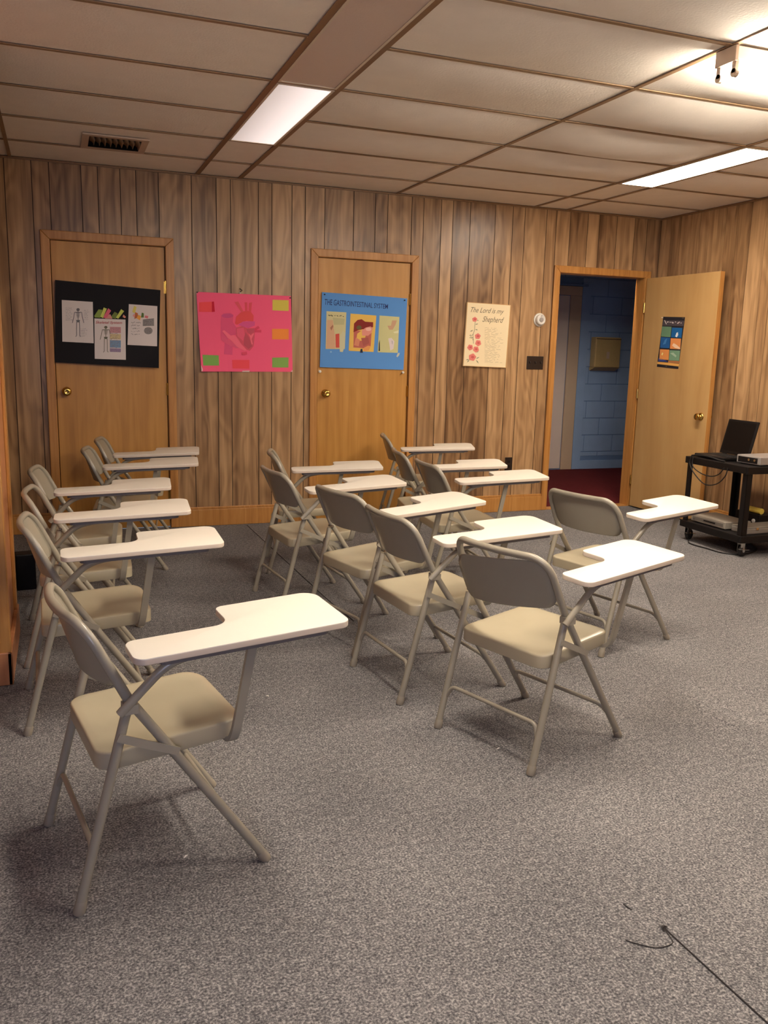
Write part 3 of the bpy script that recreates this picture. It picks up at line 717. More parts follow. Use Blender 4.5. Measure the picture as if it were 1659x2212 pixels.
# ================================================================== FLAT WALL PIECES
def homography(src):                               # zoom-pixel quad TL,TR,BR,BL -> unit square (s right, t down)
    dst = [(0, 0), (1, 0), (1, 1), (0, 1)]; A = []; b = []
    for (x, y), (u, v) in zip(src, dst):
        A.append([x, y, 1, 0, 0, 0, -u*x, -u*y]); b.append(u); A.append([0, 0, 0, x, y, 1, -v*x, -v*y]); b.append(v)
    h = np.linalg.solve(np.array(A, float), np.array(b, float)); return np.append(h, 1).reshape(3, 3)
class Sheet:
    """a sheet hung on a vertical plane: measured quad -> real rectangle, with an out-of-plane curl function"""
    def __init__(s, quad, corners, normal, curl=None):
        s.Hm = homography(quad); s.C = [Vector(c) for c in corners]; s.n = Vector(normal); s.curl = curl or (lambda a, b: 0)
    def st(s, x, y): q = s.Hm @ np.array([x, y, 1.0]); return q[0]/q[2], q[1]/q[2]
    def at(s, a, b, off=0):
        p = (s.C[0]*(1-a)+s.C[1]*a)*(1-b)+(s.C[3]*(1-a)+s.C[2]*a)*b
        return p+s.n*(off+s.curl(a, b))
    def body(s, name, mat, parent, thick=.001, nx=14, ny=10):
        v = [s.at(i/nx, j/ny, o) for o in (0, thick) for j in range(ny+1) for i in range(nx+1)]; f = []; K = (nx+1)*(ny+1)
        for j in range(ny):
            for i in range(nx):
                q = j*(nx+1)+i; f.append((q, q+1, q+nx+2, q+nx+1)); q += K; f.append((q+nx+1, q+nx+2, q+1, q))
        def edge(l):
            for a, b in zip(l[:-1], l[1:]): f.append((a, b, b+K, a+K))
        edge([i for i in range(nx+1)]); edge([ny*(nx+1)+i for i in range(nx+1)][::-1]); edge([j*(nx+1) for j in range(ny+1)][::-1]); edge([j*(nx+1)+nx for j in range(ny+1)])
        return MB().add(v, f).build(name, mat, parent)
    def poly(s, name, pts, mat, parent, off=.0018, th=.0008, b=None):
        q = [s.st(*p) for p in pts]; n = len(q)
        ar = sum(q[i][0]*q[(i+1) % n][1]-q[(i+1) % n][0]*q[i][1] for i in range(n))
        if ar > 0: q = q[::-1]
        v = [s.at(a, c, off) for a, c in q]+[s.at(a, c, off-th) for a, c in q]
        f = [tuple(range(n)), tuple(range(2*n-1, n-1, -1))]+[(i, n+i, n+(i+1) % n, (i+1) % n) for i in range(n)]
        if b is not None: b.add(v, f); return b
        return MB().add(v, f).build(name, mat, parent)
    def line(s, pts, w, b, off=.0018):
        for (x0, y0), (x1, y1) in zip(pts[:-1], pts[1:]):
            d = math.hypot(x1-x0, y1-y0) or 1; nx, ny = -(y1-y0)/d*w/2, (x1-x0)/d*w/2
            s.poly('', [(x0+nx, y0+ny), (x1+nx, y1+ny), (x1-nx, y1-ny), (x0-nx, y0-ny)], None, None, off, b=b)
    def ell(s, cx, cy, rx, ry, n=16, rot=0, wob=0):
        out = []
        for k in range(n):
            a = 2*math.pi*k/n; r = 1+wob*math.sin(5*a); x, y = rx*r*math.cos(a), ry*r*math.sin(a)
            out.append((cx+x*math.cos(rot)-y*math.sin(rot), cy+x*math.sin(rot)+y*math.cos(rot)))
        return out
    def text(s, name, txt, quad, mat, parent, shear=0, off=.002, bold=0):
        """quad: TL,TR,BR,BL of the ink box in zoom pixels"""
        cu = bpy.data.curves.new('t', 'FONT'); cu.body = txt; cu.shear = shear; cu.offset = bold; cu.resolution_u = 3
        to = bpy.data.objects.new('t', cu); COL.objects.link(to); dg = bpy.context.evaluated_depsgraph_get(); dg.update()
        me = bpy.data.meshes.new_from_object(to.evaluated_get(dg)); bpy.data.objects.remove(to); bpy.data.curves.remove(cu)
        co = [v.co.copy() for v in me.vertices]; x0 = min(c.x for c in co); x1 = max(c.x for c in co); y0 = min(c.y for c in co); y1 = max(c.y for c in co)
        v = []
        for c in co:
            a, b = (c.x-x0)/(x1-x0), (y1-c.y)/(y1-y0); q = [Vector(p) for p in quad]
            p = (q[0]*(1-a)+q[1]*a)*(1-b)+(q[3]*(1-a)+q[2]*a)*b
            v.append(s.at(*s.st(p.x, p.y), off))
        f = [tuple(p.vertices) for p in me.polygons]; bpy.data.meshes.remove(me)
        return MB().add(v, f).build(name, mat, parent)
def scribble(sh, x0, y0, x1, y1, rows, w, b, jit=.35, slope=0, amp=.25):
    h = (y1-y0)/max(1, rows)
    for r in range(rows):
        yy = y0+(r+.5)*h; xe = x1-(x1-x0)*random.uniform(0, jit); x = x0; pts = []
        while x < xe:
            pts.append((x, yy+slope*(x-x0)+random.uniform(-h, h)*amp)); x += (x1-x0)*random.uniform(.03, .07)
            if random.random() < .22 and len(pts) > 1: sh.line(pts, w, b); pts = []; x += (x1-x0)*.04
        if len(pts) > 1: sh.line(pts, w, b)
def pin(name, sheet, x, y, mat, parent, r=.006):
    p = sheet.at(*sheet.st(x, y), .001); n = sheet.n
    M = Matrix.Translation(p) @ n.to_track_quat('Z', 'Y').to_matrix().to_4x4()
    MB().lathe([(0, 0), (r, 0), (r, .002), (r*.6, .004), (r*.6, .009), (r*.9, .011), (r*.9, .013), (0, .014)], 12, M).build(name, mat, parent, smooth='auto')
def skeleton(sh, cx, top, h, w, lw, b):
    X = lambda k: cx+k*w; Y = lambda k: top+k*h
    sh.poly('', sh.ell(cx, Y(.06), w*.16, h*.055), None, None, .0022, b=b)
    sh.line([(cx, Y(.1)), (cx, Y(.45))], lw, b, .0022)
    for k in range(5): sh.line([(X(-.22+.02*k), Y(.17+.035*k)), (X(.22-.02*k), Y(.17+.035*k))], lw*.7, b, .0022)
    sh.line([(X(-.34), Y(.15)), (X(.34), Y(.15))], lw, b, .0022)
    sh.poly('', [(X(-.2), Y(.42)), (X(.2), Y(.42)), (X(.1), Y(.5)), (X(-.1), Y(.5))], None, None, .0022, b=b)
    for k in (-1, 1):
        sh.line([(X(.34*k), Y(.15)), (X(.42*k), Y(.33)), (X(.55*k), Y(.52))], lw, b, .0022)
        sh.line([(X(.13*k), Y(.48)), (X(.15*k), Y(.72)), (X(.15*k), Y(.96)), (X(.24*k), Y(1.0))], lw, b, .0022)
NW = (0, -1, 0)
yD = D-.020
# ---- black poster on door 1
cb = lambda a, b: .030*max(0, (a-.72)/.28)**2*max(0, (b-.7)/.3)+.004*math.sin(3*a)*b
bk = Sheet([(55, 100), (1565, 250), (1545, 1365), (45, 1275)], [(.012, yD, 1.767), (.713, yD, 1.733), (.686, yD, 1.184), (-.012, yD, 1.212)], NW, cb)
t = thing('poster', 'black poster board with three paper sheets pinned to the left door', 'poster', (.35, yD, 1.2))
def under(t):                                      # children are built in world space
    t.location = (0, 0, 0); return t
under(t)
bk.body('backing_board', pal(24, 22, 26), t)
def paper(sh, quad, mat=M_paper, lift=0, name='paper_sheet'):
    return sh.poly(name, quad, mat, t, .0030, .0012)
p1 = paper(bk, [(150, 385), (598, 415), (610, 1005), (155, 980)])
b = MB(); skeleton(bk, 385, 500, 410, 150, 9, b)
for v_ in range(len(b.v)): b.v[v_] = (b.v[v_][0], b.v[v_][1]-.0016, b.v[v_][2])
b.build('skeleton_print', pal(120, 116, 120), p1)
b = MB(); scribble(bk, 205, 490, 310, 680, 9, 5, b); scribble(bk, 470, 520, 555, 680, 6, 5, b); scribble(bk, 420, 790, 520, 910, 6, 5, b)
for v_ in range(len(b.v)): b.v[v_] = (b.v[v_][0], b.v[v_][1]-.0016, b.v[v_][2])
b.build('print_lines', pal(168, 162, 164), p1)
p2 = paper(bk, [(620, 650), (1068, 668), (1075, 1245), (625, 1228)])
b = MB(); skeleton(bk, 785, 755, 380, 150, 8, b)
for v_ in range(len(b.v)): b.v[v_] = (b.v[v_][0], b.v[v_][1]-.0016, b.v[v_][2])
b.build('skeleton_print', pal(112, 108, 92), p2)
bk.text('title', 'Skeletal System', [(638, 684), (1020, 694), (1020, 742), (638, 736)], pal(190, 92, 92), p2, .3, .0042, .01)
for (y0, y1, cc) in ((770, 862, (206, 152, 156)), (872, 950, (214, 196, 150)), (962, 1072, (128, 158, 190)), (1078, 1135, (160, 140, 170))):
    bk.poly('colour_band', [(845, y0), (1002, y0+5), (1002, y1), (845, y1-6)], pal(*cc), p2, .0042, .0008)
b = MB(); scribble(bk, 848, 778, 995, 1130, 14, 5, b)
for v_ in range(len(b.v)): b.v[v_] = (b.v[v_][0], b.v[v_][1]-.0030, b.v[v_][2])
b.build('print_lines', pal(140, 120, 126), p2)
for q, cc in (([(620, 612), (680, 522), (735, 528), (705, 640), (625, 636)], (140, 160, 80)), ([(705, 628), (755, 495), (800, 512), (745, 645)], (206, 212, 110)), ([(750, 630), (820, 505), (862, 540), (800, 640), (752, 645)], (226, 110, 130)), ([(780, 610), (850, 590), (880, 655), (775, 652)], (220, 150, 140)), ([(850, 640), (912, 556), (955, 580), (930, 655)], (120, 134, 70)), ([(930, 640), (1005, 520), (1048, 548), (965, 655)], (200, 210, 104)), ([(1025, 630), (1040, 596), (1075, 630), (1060, 650)], (226, 150, 130))):
    bk.poly('sticky_tab', q, pal(*cc), t, .0022+random.uniform(0, .0006), .0006)
p3 = paper(bk, [(1115, 448), (1522, 478), (1522, 1052), (1098, 1030)])
for q, cc in (([(1165, 560), (1190, 472), (1225, 490), (1205, 580)], (226, 212, 110)), ([(1195, 660), (1205, 560), (1245, 580), (1245, 640)], (190, 110, 70)), ([(1225, 650), (1250, 600), (1290, 620), (1275, 680)], (240, 170, 80)), ([(1290, 640), (1300, 570), (1330, 580), (1330, 640)], (96, 122, 66)), ([(1340, 640), (1350, 610), (1395, 620), (1385, 655)], (224, 128, 134)), ([(1170, 620), (1185, 590), (1205, 600), (1200, 632)], (232, 160, 150))):
    bk.poly('sticky_tab', q, pal(*cc), p3, .0042+random.uniform(0, .0005), .0006)
b = MB(); bk.poly('', [(1315, 668), (1475, 650), (1478, 760), (1315, 762)], None, None, .0042, b=b); bk.poly('', bk.ell(1395, 828, 62, 52), None, None, .0042, b=b)
b.build('photo_print', pal(150, 144, 142), p3)
b = MB(); scribble(bk, 1330, 660, 1470, 755, 4, 9, b, .1); scribble(bk, 1345, 790, 1445, 870, 4, 9, b, .1); scribble(bk, 1150, 690, 1300, 900, 5, 5, b, .2)
for v_ in range(len(b.v)): b.v[v_] = (b.v[v_][0], b.v[v_][1]-.0030, b.v[v_][2])
b.build('print_lines', pal(120, 114, 114), p3)
pin('pushpin', bk, 1528, 293, M_black, t, .005)
# ---- pink poster on the wall
yP = D-.004
cp_ = lambda a, b: .020*max(0, (.30-a)/.30)**1.5*b*b+.003*math.sin(5*a)*b+.001
pk = Sheet([(100, 148), (1510, 200), (1528, 1340), (172, 1325)], [(.968, yP, 1.734), (1.673, yP, 1.736), (1.690, yP, 1.172), (.993, yP, 1.164)], NW, cp_)
t = under(thing('poster', 'hot pink poster with a drawn heart and coloured labels, on the panelling', 'poster'))
pk.body('backing_board', pal(255, 100, 138), t)
HT = [('inferior_vessel', [(520, 900), (640, 905), (632, 1085), (508, 1075)], (222, 82, 130)),
 ('upper_vein', [(470, 500), (500, 470), (610, 462), (650, 490), (640, 600), (700, 690), (690, 780), (560, 860), (462, 800), (462, 620)], (226, 84, 128)),
 ('vein_mouth', pk.ell(560, 505, 86, 34), (200, 74, 132)),
 ('aorta', [(672, 620), (690, 520), (760, 450), (840, 425), (905, 440), (950, 500), (945, 590), (840, 580), (760, 610), (700, 640)], (232, 78, 66)),
 ('branch_vessel', [(664, 300), (720, 288), (800, 440), (770, 455)], (232, 90, 92)),
 ('branch_vessel', [(815, 300), (855, 300), (858, 440), (822, 440)], (232, 80, 84)),
 ('branch_vessel', [(880, 310), (925, 300), (912, 450), (875, 440)], (232, 80, 84)),
 ('pulmonary_trunk', [(720, 640), (790, 590), (900, 585), (968, 590), (965, 650), (870, 690), (780, 665)], (216, 84, 150)),
 ('right_chamber', [(462, 800), (560, 860), (690, 900), (770, 990), (690, 985), (560, 930), (470, 870)], (228, 92, 128)),
 ('vessel_wall', [(480, 735), (510, 720), (610, 800), (660, 790), (800, 930), (850, 1010), (820, 1030), (700, 970), (600, 860), (560, 840)], (255, 120, 140)),
 ('ventricle', [(690, 680), (780, 660), (850, 690), (960, 690), (962, 820), (945, 960), (890, 1025), (840, 1010), (760, 920), (690, 800)], (214, 84, 98)),
 ('valve', [(840, 700), (960, 690), (950, 760), (900, 780), (850, 750)], (186, 78, 88)),
 ('ventricle_cavity', [(830, 750), (880, 830), (925, 960), (870, 1000), (800, 940), (805, 830)], (176, 76, 84)),
 ('chamber_flap', [(700, 700), (800, 680), (815, 790), (790, 880), (700, 800)], (236, 98, 124)),
 ('tendon', [(870, 770), (905, 800), (945, 760), (950, 780), (915, 850), (935, 930), (915, 930), (895, 830)], (250, 130, 140)),
 ('apex_vessel', [(770, 1045), (845, 1040), (850, 1080), (775, 1085)], (226, 70, 92)),
 ('side_vessel', [(965, 690), (1015, 655), (1040, 690), (990, 715), (1062, 715), (1060, 755), (970, 745)], (224, 62, 92))]
for i, (nm, q, cc) in enumerate(HT): pk.poly(nm, q, pal(*[int(.68*c_+.32*d_) for c_, d_ in zip(cc, (255, 106, 142))]), t, .0016+.0003*i, .0003)
for nm, q, cc in (('label_card', [(1232, 258), (1474, 264), (1474, 428), (1232, 420)], (226, 206, 92)), ('label_card', [(1224, 698), (1472, 700), (1472, 858), (1224, 856)], (255, 152, 72)),
 ('label_card', [(1224, 1128), (1468, 1126), (1464, 1276), (1224, 1272)], (140, 180, 92)), ('label_card', [(190, 1082), (430, 1092), (436, 1240), (200, 1238)], (132, 178, 90)), ('label_card', [(628, 1160), (884, 1162), (884, 1290), (634, 1284)], (252, 84, 96)), ('label_card', [(140, 305), (330, 295), (330, 450), (140, 448)], (252, 86, 92)), ('label_card', [(328, 295), (360, 292), (374, 446), (330, 450)], (214, 34, 60)),
 ('torn_corner', [(168, 1230), (192, 1290), (190, 1318), (174, 1322)], (244, 214, 206)), ('torn_edge', [(780, 1318), (890, 1316), (880, 1338), (778, 1336)], (240, 204, 196)), ('torn_corner', [(1500, 1338), (1526, 1312), (1526, 1338)], (244, 214, 206)), ('torn_corner', [(102, 152), (118, 152), (104, 190)], (250, 190, 190))):
    pk.poly(nm, q, pal(*cc), t, .0020, .0008)
pin('pushpin', pk, 112, 156, M_plate, t, .005); pin('pushpin', pk, 1495, 228, M_plate, t, .005); pin('pushpin', pk, 742, 158, M_white, t, .005)
MB().tube([pk.at(*pk.st(745, 150), .002), pk.at(*pk.st(778, 120), .010), pk.at(*pk.st(740, 92), .006)], .003, 6).build('hook', M_plate, t)
# ---- blue poster on door 2
yB = D-.003
cbl = lambda a, b: .004*math.sin(4*a+1)*b+.0045
bl = Sheet([(120, 85), (1570, 190), (1510, 1425), (85, 1355)], [(1.916, yB, 1.777), (2.620, yB, 1.761), (2.606, yB, 1.202), (1.904, yB, 1.212)], NW, cbl)
t = under(thing('poster', 'blue poster titled THE GASTROINTESTINAL SYSTEM with three pictures, on the middle door', 'poster'))
bl.body('backing_board', pal(92, 148, 214), t)
bl.text('title', 'THE GASTROINTESTINAL SYSTEM', [(165, 200), (1240, 290), (1240, 372), (165, 300)], pal(46, 52, 104), t, .12, .0018, .004)
pa = bl.poly('picture', [(195, 410), (530, 430), (505, 1055), (180, 1050)], pal(208, 200, 152), t, .0024)
for nm, q, cc in (('arm_area', [(205, 560), (300, 560), (330, 800), (340, 1045), (190, 1040)], (212, 170, 136)), ('arm_area', [(255, 690), (300, 640), (310, 670), (275, 740)], (170, 120, 96)), ('neck_shape', [(345, 800), (410, 790), (412, 1030), (350, 1030)], (206, 84, 74)), ('paper_flap', [(415, 860), (470, 740), (512, 780), (500, 1010), (470, 1105), (420, 1100)], (206, 202, 166)), ('olive_area', [(300, 520), (500, 540), (490, 640), (320, 640)], (188, 184, 140))):
    bl.poly(nm, q, pal(*cc), pa, .0030, .0005)  # flat printed colours, one per shape
b = MB(); scribble(bl, 225, 465, 490, 500, 1, 10, b, 0, .05, .35)
for v_ in range(len(b.v)): b.v[v_] = (b.v[v_][0], b.v[v_][1]-.0012, b.v[v_][2])
b.build('caption', pal(70, 66, 60), pa)
pb = bl.poly('picture', [(600, 450), (1040, 485), (995, 1110), (570, 1085)], pal(232, 190, 96), t, .0024)
for i, (nm, q, cc) in enumerate((('gut_area', [(655, 740), (960, 760), (945, 1010), (900, 1075), (800, 1040), (650, 1030)], (190, 104, 92)), ('liver', [(650, 770), (660, 620), (720, 560), (790, 548), (850, 590), (985, 600), (985, 680), (900, 720), (800, 720), (720, 740)], (134, 44, 40)), ('gall_bladder', bl.ell(745, 690, 44, 36), (104, 96, 60)), ('stomach', [(860, 690), (940, 672), (980, 700), (960, 780), (900, 830), (800, 830), (790, 740)], (226, 150, 136)), ('bowel_loop', [(690, 860), (760, 900), (740, 1010), (660, 990)], (214, 140, 110)), ('bowel_loop', [(780, 870), (900, 860), (920, 960), (820, 1010)], (170, 92, 84)), ('bowel_end', [(820, 1040), (900, 1000), (950, 1010), (910, 1080), (830, 1095)], (232, 160, 96)), ('dark_spot', [(770, 1060), (800, 1050), (810, 1120), (765, 1120)], (40, 50, 70)), ('stomach_pale', bl.ell(905, 720, 48, 30), (240, 190, 176)))):
    bl.poly(nm, q, pal(*cc), pb, .0028+.0003*i, .0003)  # printed organ shapes, pale oval on the stomach
pc = bl.poly('picture', [(1095, 485), (1435, 510), (1410, 1130), (1065, 1115)], pal(206, 202, 148), t, .0024)
for nm, q, cc in (('organ_shape', [(1230, 660), (1290, 660), (1310, 570), (1390, 570), (1370, 640), (1320, 730), (1260, 730)], (200, 160, 130)), ('tube_shape', [(1245, 880), (1300, 870), (1350, 930), (1335, 1060), (1280, 1090), (1265, 980)], (226, 214, 214)), ('tube_core', [(1290, 900), (1320, 930), (1320, 1010), (1295, 1040)], (176, 168, 176)), ('dark_edge', [(1085, 960), (1100, 900), (1105, 1090), (1080, 1100)], (60, 58, 50)), ('pale_area', [(1330, 770), (1420, 740), (1420, 790), (1350, 790)], (224, 222, 186))):
    bl.poly(nm, q, pal(*cc), pc, .0030, .0005)  # print shapes in plain colours, one of them paler
bl.poly('tape_scrap', [(1385, 1190), (1410, 1135), (1445, 1130), (1435, 1170), (1405, 1205)], pal(206, 206, 186), t, .0022)
bl.poly('tape_scrap', [(255, 1090), (280, 1085), (285, 1110), (262, 1116)], pal(150, 186, 220), t, .0022)
pin('pushpin', bl, 160, 125, M_black, t, .005); pin('pushpin', bl, 1520, 222, M_black, t, .005)
pin('pushpin', bl, 84, 1428, M_white, t, .011); pin('pushpin', bl, 1498, 1468, M_white, t, .010)
# ---- plaque
yQ = D-.001
pq = Sheet([(200, 100), (910, 145), (830, 1165), (135, 1145)], [(3.142, yQ-.018, 1.756), (3.545, yQ-.018, 1.750), (3.527, yQ-.018, 1.234), (3.128, yQ-.018, 1.242)], NW)
t = under(thing('plaque', 'cream plaque reading The Lord is my Shepherd with pink roses', 'plaque'))
v = [pq.at(a, b_, o) for o in (-.018, 0) for a, b_ in ((0, 0), (1, 0), (1, 1), (0, 1))]
MB().add(v, [(0,1,2,3), (7,6,5,4), (0,4,5,1), (1,5,6,2), (2,6,7,3), (3,7,4,0)]).build('board', pal(238, 218, 178, .5), t, bevel=.003)
b = MB(); 
for a, c in (((205, 105), (905, 150)), ((905, 150), (828, 1160)), ((828, 1160), (140, 1140)), ((140, 1140), (205, 105))): pq.line([a, c], 9, b, .0012)
b.build('edge_line', pal(214, 172, 120), t)
INK = pal(120, 106, 84)
pq.text('lettering', 'The Lord is my', [(262, 182), (800, 214), (796, 318), (256, 292)], INK, t, .45, .0010)
pq.text('lettering', 'Shepherd', [(452, 330), (800, 348), (786, 470), (446, 452)], INK, t, .45, .0010)
b = MB(); scribble(pq, 485, 510, 800, 1085, 22, 5, b, .45, .03, .3); b.build('verse_lines', pal(196, 180, 148), t)
for (x, y, r) in ((322, 385, 38), (372, 660, 44), (380, 770, 46), (250, 842, 44), (345, 872, 46), (285, 1000, 56)):
    ro = pq.poly('rose', pq.ell(x, y, r, r*1.05, 20, random.random(), .09), pal(222, 128, 116), t, .0012, .0006)
    pq.poly('rose_heart', pq.ell(x+4, y-3, r*.45, r*.4, 12, 0, .15), pal(206, 96, 92), ro, .0018, .0005)
b = MB(); pq.line([(330, 420), (320, 560), (295, 640), (305, 780)], 7, b, .001); pq.line([(300, 620), (240, 690)], 6, b, .001)
for q in (((330, 470), (380, 455)), ((300, 560), (245, 585)), ((330, 545), (375, 560)), ((245, 690), (310, 680)), ((235, 1035), (180, 1045)), ((240, 1040), (200, 1085)), ((345, 1025), (400, 995)), ((345, 1040), (390, 1100)), ((340, 920), (390, 905)), ((360, 395), (385, 405)), ((270, 640), (235, 650)), ((295, 690), (300, 735))):
    (x0, y0), (x1, y1) = q; d = math.hypot(x1-x0, y1-y0); nx, ny = -(y1-y0)/d*9, (x1-x0)/d*9; mx, my = (x0+x1)/2, (y0+y1)/2
    pq.poly('', [(x0, y0), (mx+nx, my+ny), (x1, y1), (mx-nx, my-ny)], None, None, .001, b=b)
b.build('rose_leaves', pal(150, 148, 118), t)
# ---- banner on the open door
nB = (-nv_.x, -nv_.y, 0)
def onleaf(yv, z): 
    s_ = (hy-yv)/(-dv.y); p = Vector(leafpt(s_, 0, z)); return p
bn = Sheet([(335, 145), (605, 150), (518, 808), (252, 785)], [onleaf(6.158, 1.697), onleaf(5.895, 1.686), onleaf(5.922, 1.262), onleaf(6.186, 1.274)], nB, lambda a, b: .0015)
t = under(thing('calendar', 'narrow black hanging chart with six coloured squares on the open door', 'poster'))
bn.body('sheet', pal(40, 36, 42), t, .001, 4, 6)
bn.poly('header_band', [(332, 190), (598, 195), (585, 262), (322, 258)], pal(78, 70, 76), t, .0016, .0004)
b = MB(); scribble(bn, 385, 200, 570, 232, 1, 12, b, 0, .02, .3); bn.line([(352, 190), (376, 240)], 10, b, .0022)
b.build('header_lettering', pal(206, 196, 192), t)
for q, cc in (([(320, 268), (438, 272), (425, 404), (308, 398)], (104, 138, 108)), ([(445, 282), (574, 286), (560, 412), (432, 406)], (30, 98, 156)), ([(306, 405), (422, 410), (410, 546), (296, 540)], (38, 92, 150)), ([(428, 418), (556, 422), (546, 558), (418, 552)], (226, 146, 84)), ([(292, 560), (410, 564), (400, 696), (284, 690)], (228, 150, 84)), ([(415, 570), (544, 574), (530, 705), (404, 700)], (118, 154, 126)), ([(270, 716), (388, 720), (390, 716), (300, 672), (276, 670)], (60, 74, 140)), ([(262, 722), (390, 730), (530, 742), (526, 776), (256, 750)], (226, 170, 90)), ([(396, 702), (540, 708), (536, 736), (394, 730)], (176, 116, 74))):
    bn.poly('colour_square', q, pal(*cc), t, .0020, .0005)
for q, cc in (([(485, 395), (500, 350), (518, 340), (522, 375), (505, 405)], (222, 230, 236)), ([(445, 510), (465, 480), (500, 500), (545, 540), (540, 555), (480, 540)], (240, 206, 176)), ([(310, 630), (322, 600), (335, 610), (325, 640)], (240, 226, 150)), ([(420, 610), (460, 600), (500, 640), (490, 660)], (168, 190, 166)), ([(330, 500), (355, 440), (385, 420), (365, 490)], (70, 126, 186))):
    bn.poly('picture_shape', q, pal(*cc), t, .0028, .0005)
pin('thumbtack', bn, 330, 158, M_white, t, .004); pin('thumbtack', bn, 588, 163, M_chrome, t, .004); pin('thumbtack', bn, 374, 778, M_chrome, t, .004)
# ---- thermostat and switch plates
t = thing('thermostat', 'round white dial thermostat on the panelling by the doorway', 'thermostat', (3.834, D, 1.640))
RX = Matrix.Rotation(math.radians(90), 4, 'X')
MB().lathe([(0, 0), (.056, 0), (.056, .006), (.052, .010), (0, .010)], 32, RX).build('wall_ring', M_white, t, smooth='auto')
MB().lathe([(0, .010), (.046, .010), (.046, .026), (.040, .036), (.034, .038), (.030, .036), (0, .036)], 32, RX).build('dial', plain('dial_plastic', srgb(214, 208, 198), .3), t, smooth='auto')
MB().lathe([(0, .036), (.020, .036), (.018, .041), (0, .043)], 24, RX).build('dial_cap', M_silver, t, smooth='auto')
MB().bar((0, -.0375, .026), (0, -.0375, .036), .003, .002, (0, -1, 0)).build('pointer', M_plate, t)
def plate(name, label, cat, x0, x1, z0, z1, n, kind):
    t = thing(name, label, cat, ((x0+x1)/2, D, (z0+z1)/2)); a, b_ = (x1-x0)/2, (z1-z0)/2
    MB().box(-a, a, -.006, 0, -b_, b_).build('cover_plate', M_plate, t, bevel=.003)
    for k in range(n):
        xx = -a+(2*a)*(k+.5)/n
        if kind == 'switch': MB().bar((xx, -.006, 0), (xx, -.017, .006), .008, .018, (0, 0, 1)).build('toggle', M_plate, t)
        else:
            for zz_ in (-.02, .02): MB().box(xx-.014, xx+.014, -.008, -.005, zz_-.012, zz_+.012).build('socket', M_black, t, bevel=.004)
    MB().lathe([(0, .008), (.003, .0075), (.003, .005), (0, .005)], 8, Matrix.Translation((0, 0, b_*.75)) @ RX).build('screw', M_plate, t)
plate('switch_plate', 'dark brown triple light switch plate left of the open doorway', 'light switch', 3.734, 3.895, 1.226, 1.337, 3, 'switch')
plate('outlet', 'dark wall outlet low between the middle door and the doorway', 'outlet', 3.574, 3.644, .36, .475, 1, 'outlet')

# ================================================================== AV CART AND WHAT STANDS ON IT
cart = thing('av_cart', 'black two-shelf rolling cart by the right wall', 'cart', (4.37, 4.50, 0), math.radians(-1.5))
CWd, CLn, CT, CB = .47, .62, .632, .150
def shelf(z, name):
    b = MB().box(0, CWd, 0, CLn, z-.010, z)
    b.box(-.014, CWd+.014, -.014, 0, z-.050, z).box(-.014, CWd+.014, CLn, CLn+.014, z-.050, z).box(-.014, 0, 0, CLn, z-.050, z).box(CWd, CWd+.014, 0, CLn, z-.050, z)
    b.build(name, M_black, cart, bevel=.004)
shelf(CT, 'top_shelf'); shelf(CB, 'bottom_shelf')
for x in (0, CWd):
    for y in (0, CLn):
        sx, sy = (1 if x == 0 else -1), (1 if y == 0 else -1)
        MB().box(min(x, x+sx*.045), max(x, x+sx*.045), min(y, y+sy*.006), max(y, y+sy*.006), .10, CT-.01).box(min(x, x+sx*.006), max(x, x+sx*.006), min(y, y+sy*.045), max(y, y+sy*.045), .10, CT-.01).build('post', M_black, cart, bevel=.002)
        cx, cy = x+sx*.03, y+sy*.03
        whl = MB().lathe([(0, -.013), (.030, -.013), (.038, -.010), (.040, 0), (.038, .010), (.030, .013), (0, .013)], 24, Matrix.Translation((cx+.012, cy-.006, .040)) @ Matrix.Rotation(math.radians(90), 4, 'X') @ Matrix.Rotation(math.radians(20), 4, 'Y')).build('caster_wheel', M_blackrub, cart, smooth='auto')
        MB().box(cx-.016, cx+.018, cy-.024, cy-.021, .035, .098).box(cx-.016, cx+.018, cy+.009, cy+.012, .035, .098).box(cx-.020, cx+.020, cy-.026, cy+.016, .096, .102).build('fork', M_chrome, whl, bevel=.001)
        MB().bar((cx-.035, cy-.03, .058), (cx+.045, cy-.03, .050), .02, .004).build('brake_lever', M_chrome, whl)
        MB().lathe([(0, -.030), (.010, -.030), (.010, .017), (0, .017)], 10, Matrix.Translation((cx+.012, cy-.006, .040)) @ Matrix.Rotation(math.radians(90), 4, 'X')).build('axle', M_chrome, whl)
def on_cart(x, y, z): return (cart.matrix_basis @ Vector((x, y, z)))
bpy.context.view_layer.update()
CM = Matrix.Translation((4.37, 4.50, 0)) @ Matrix.Rotation(math.radians(-1.5), 4, 'Z')
def cpos(x, y, z=0): return tuple(CM @ Vector((x, y, z)))
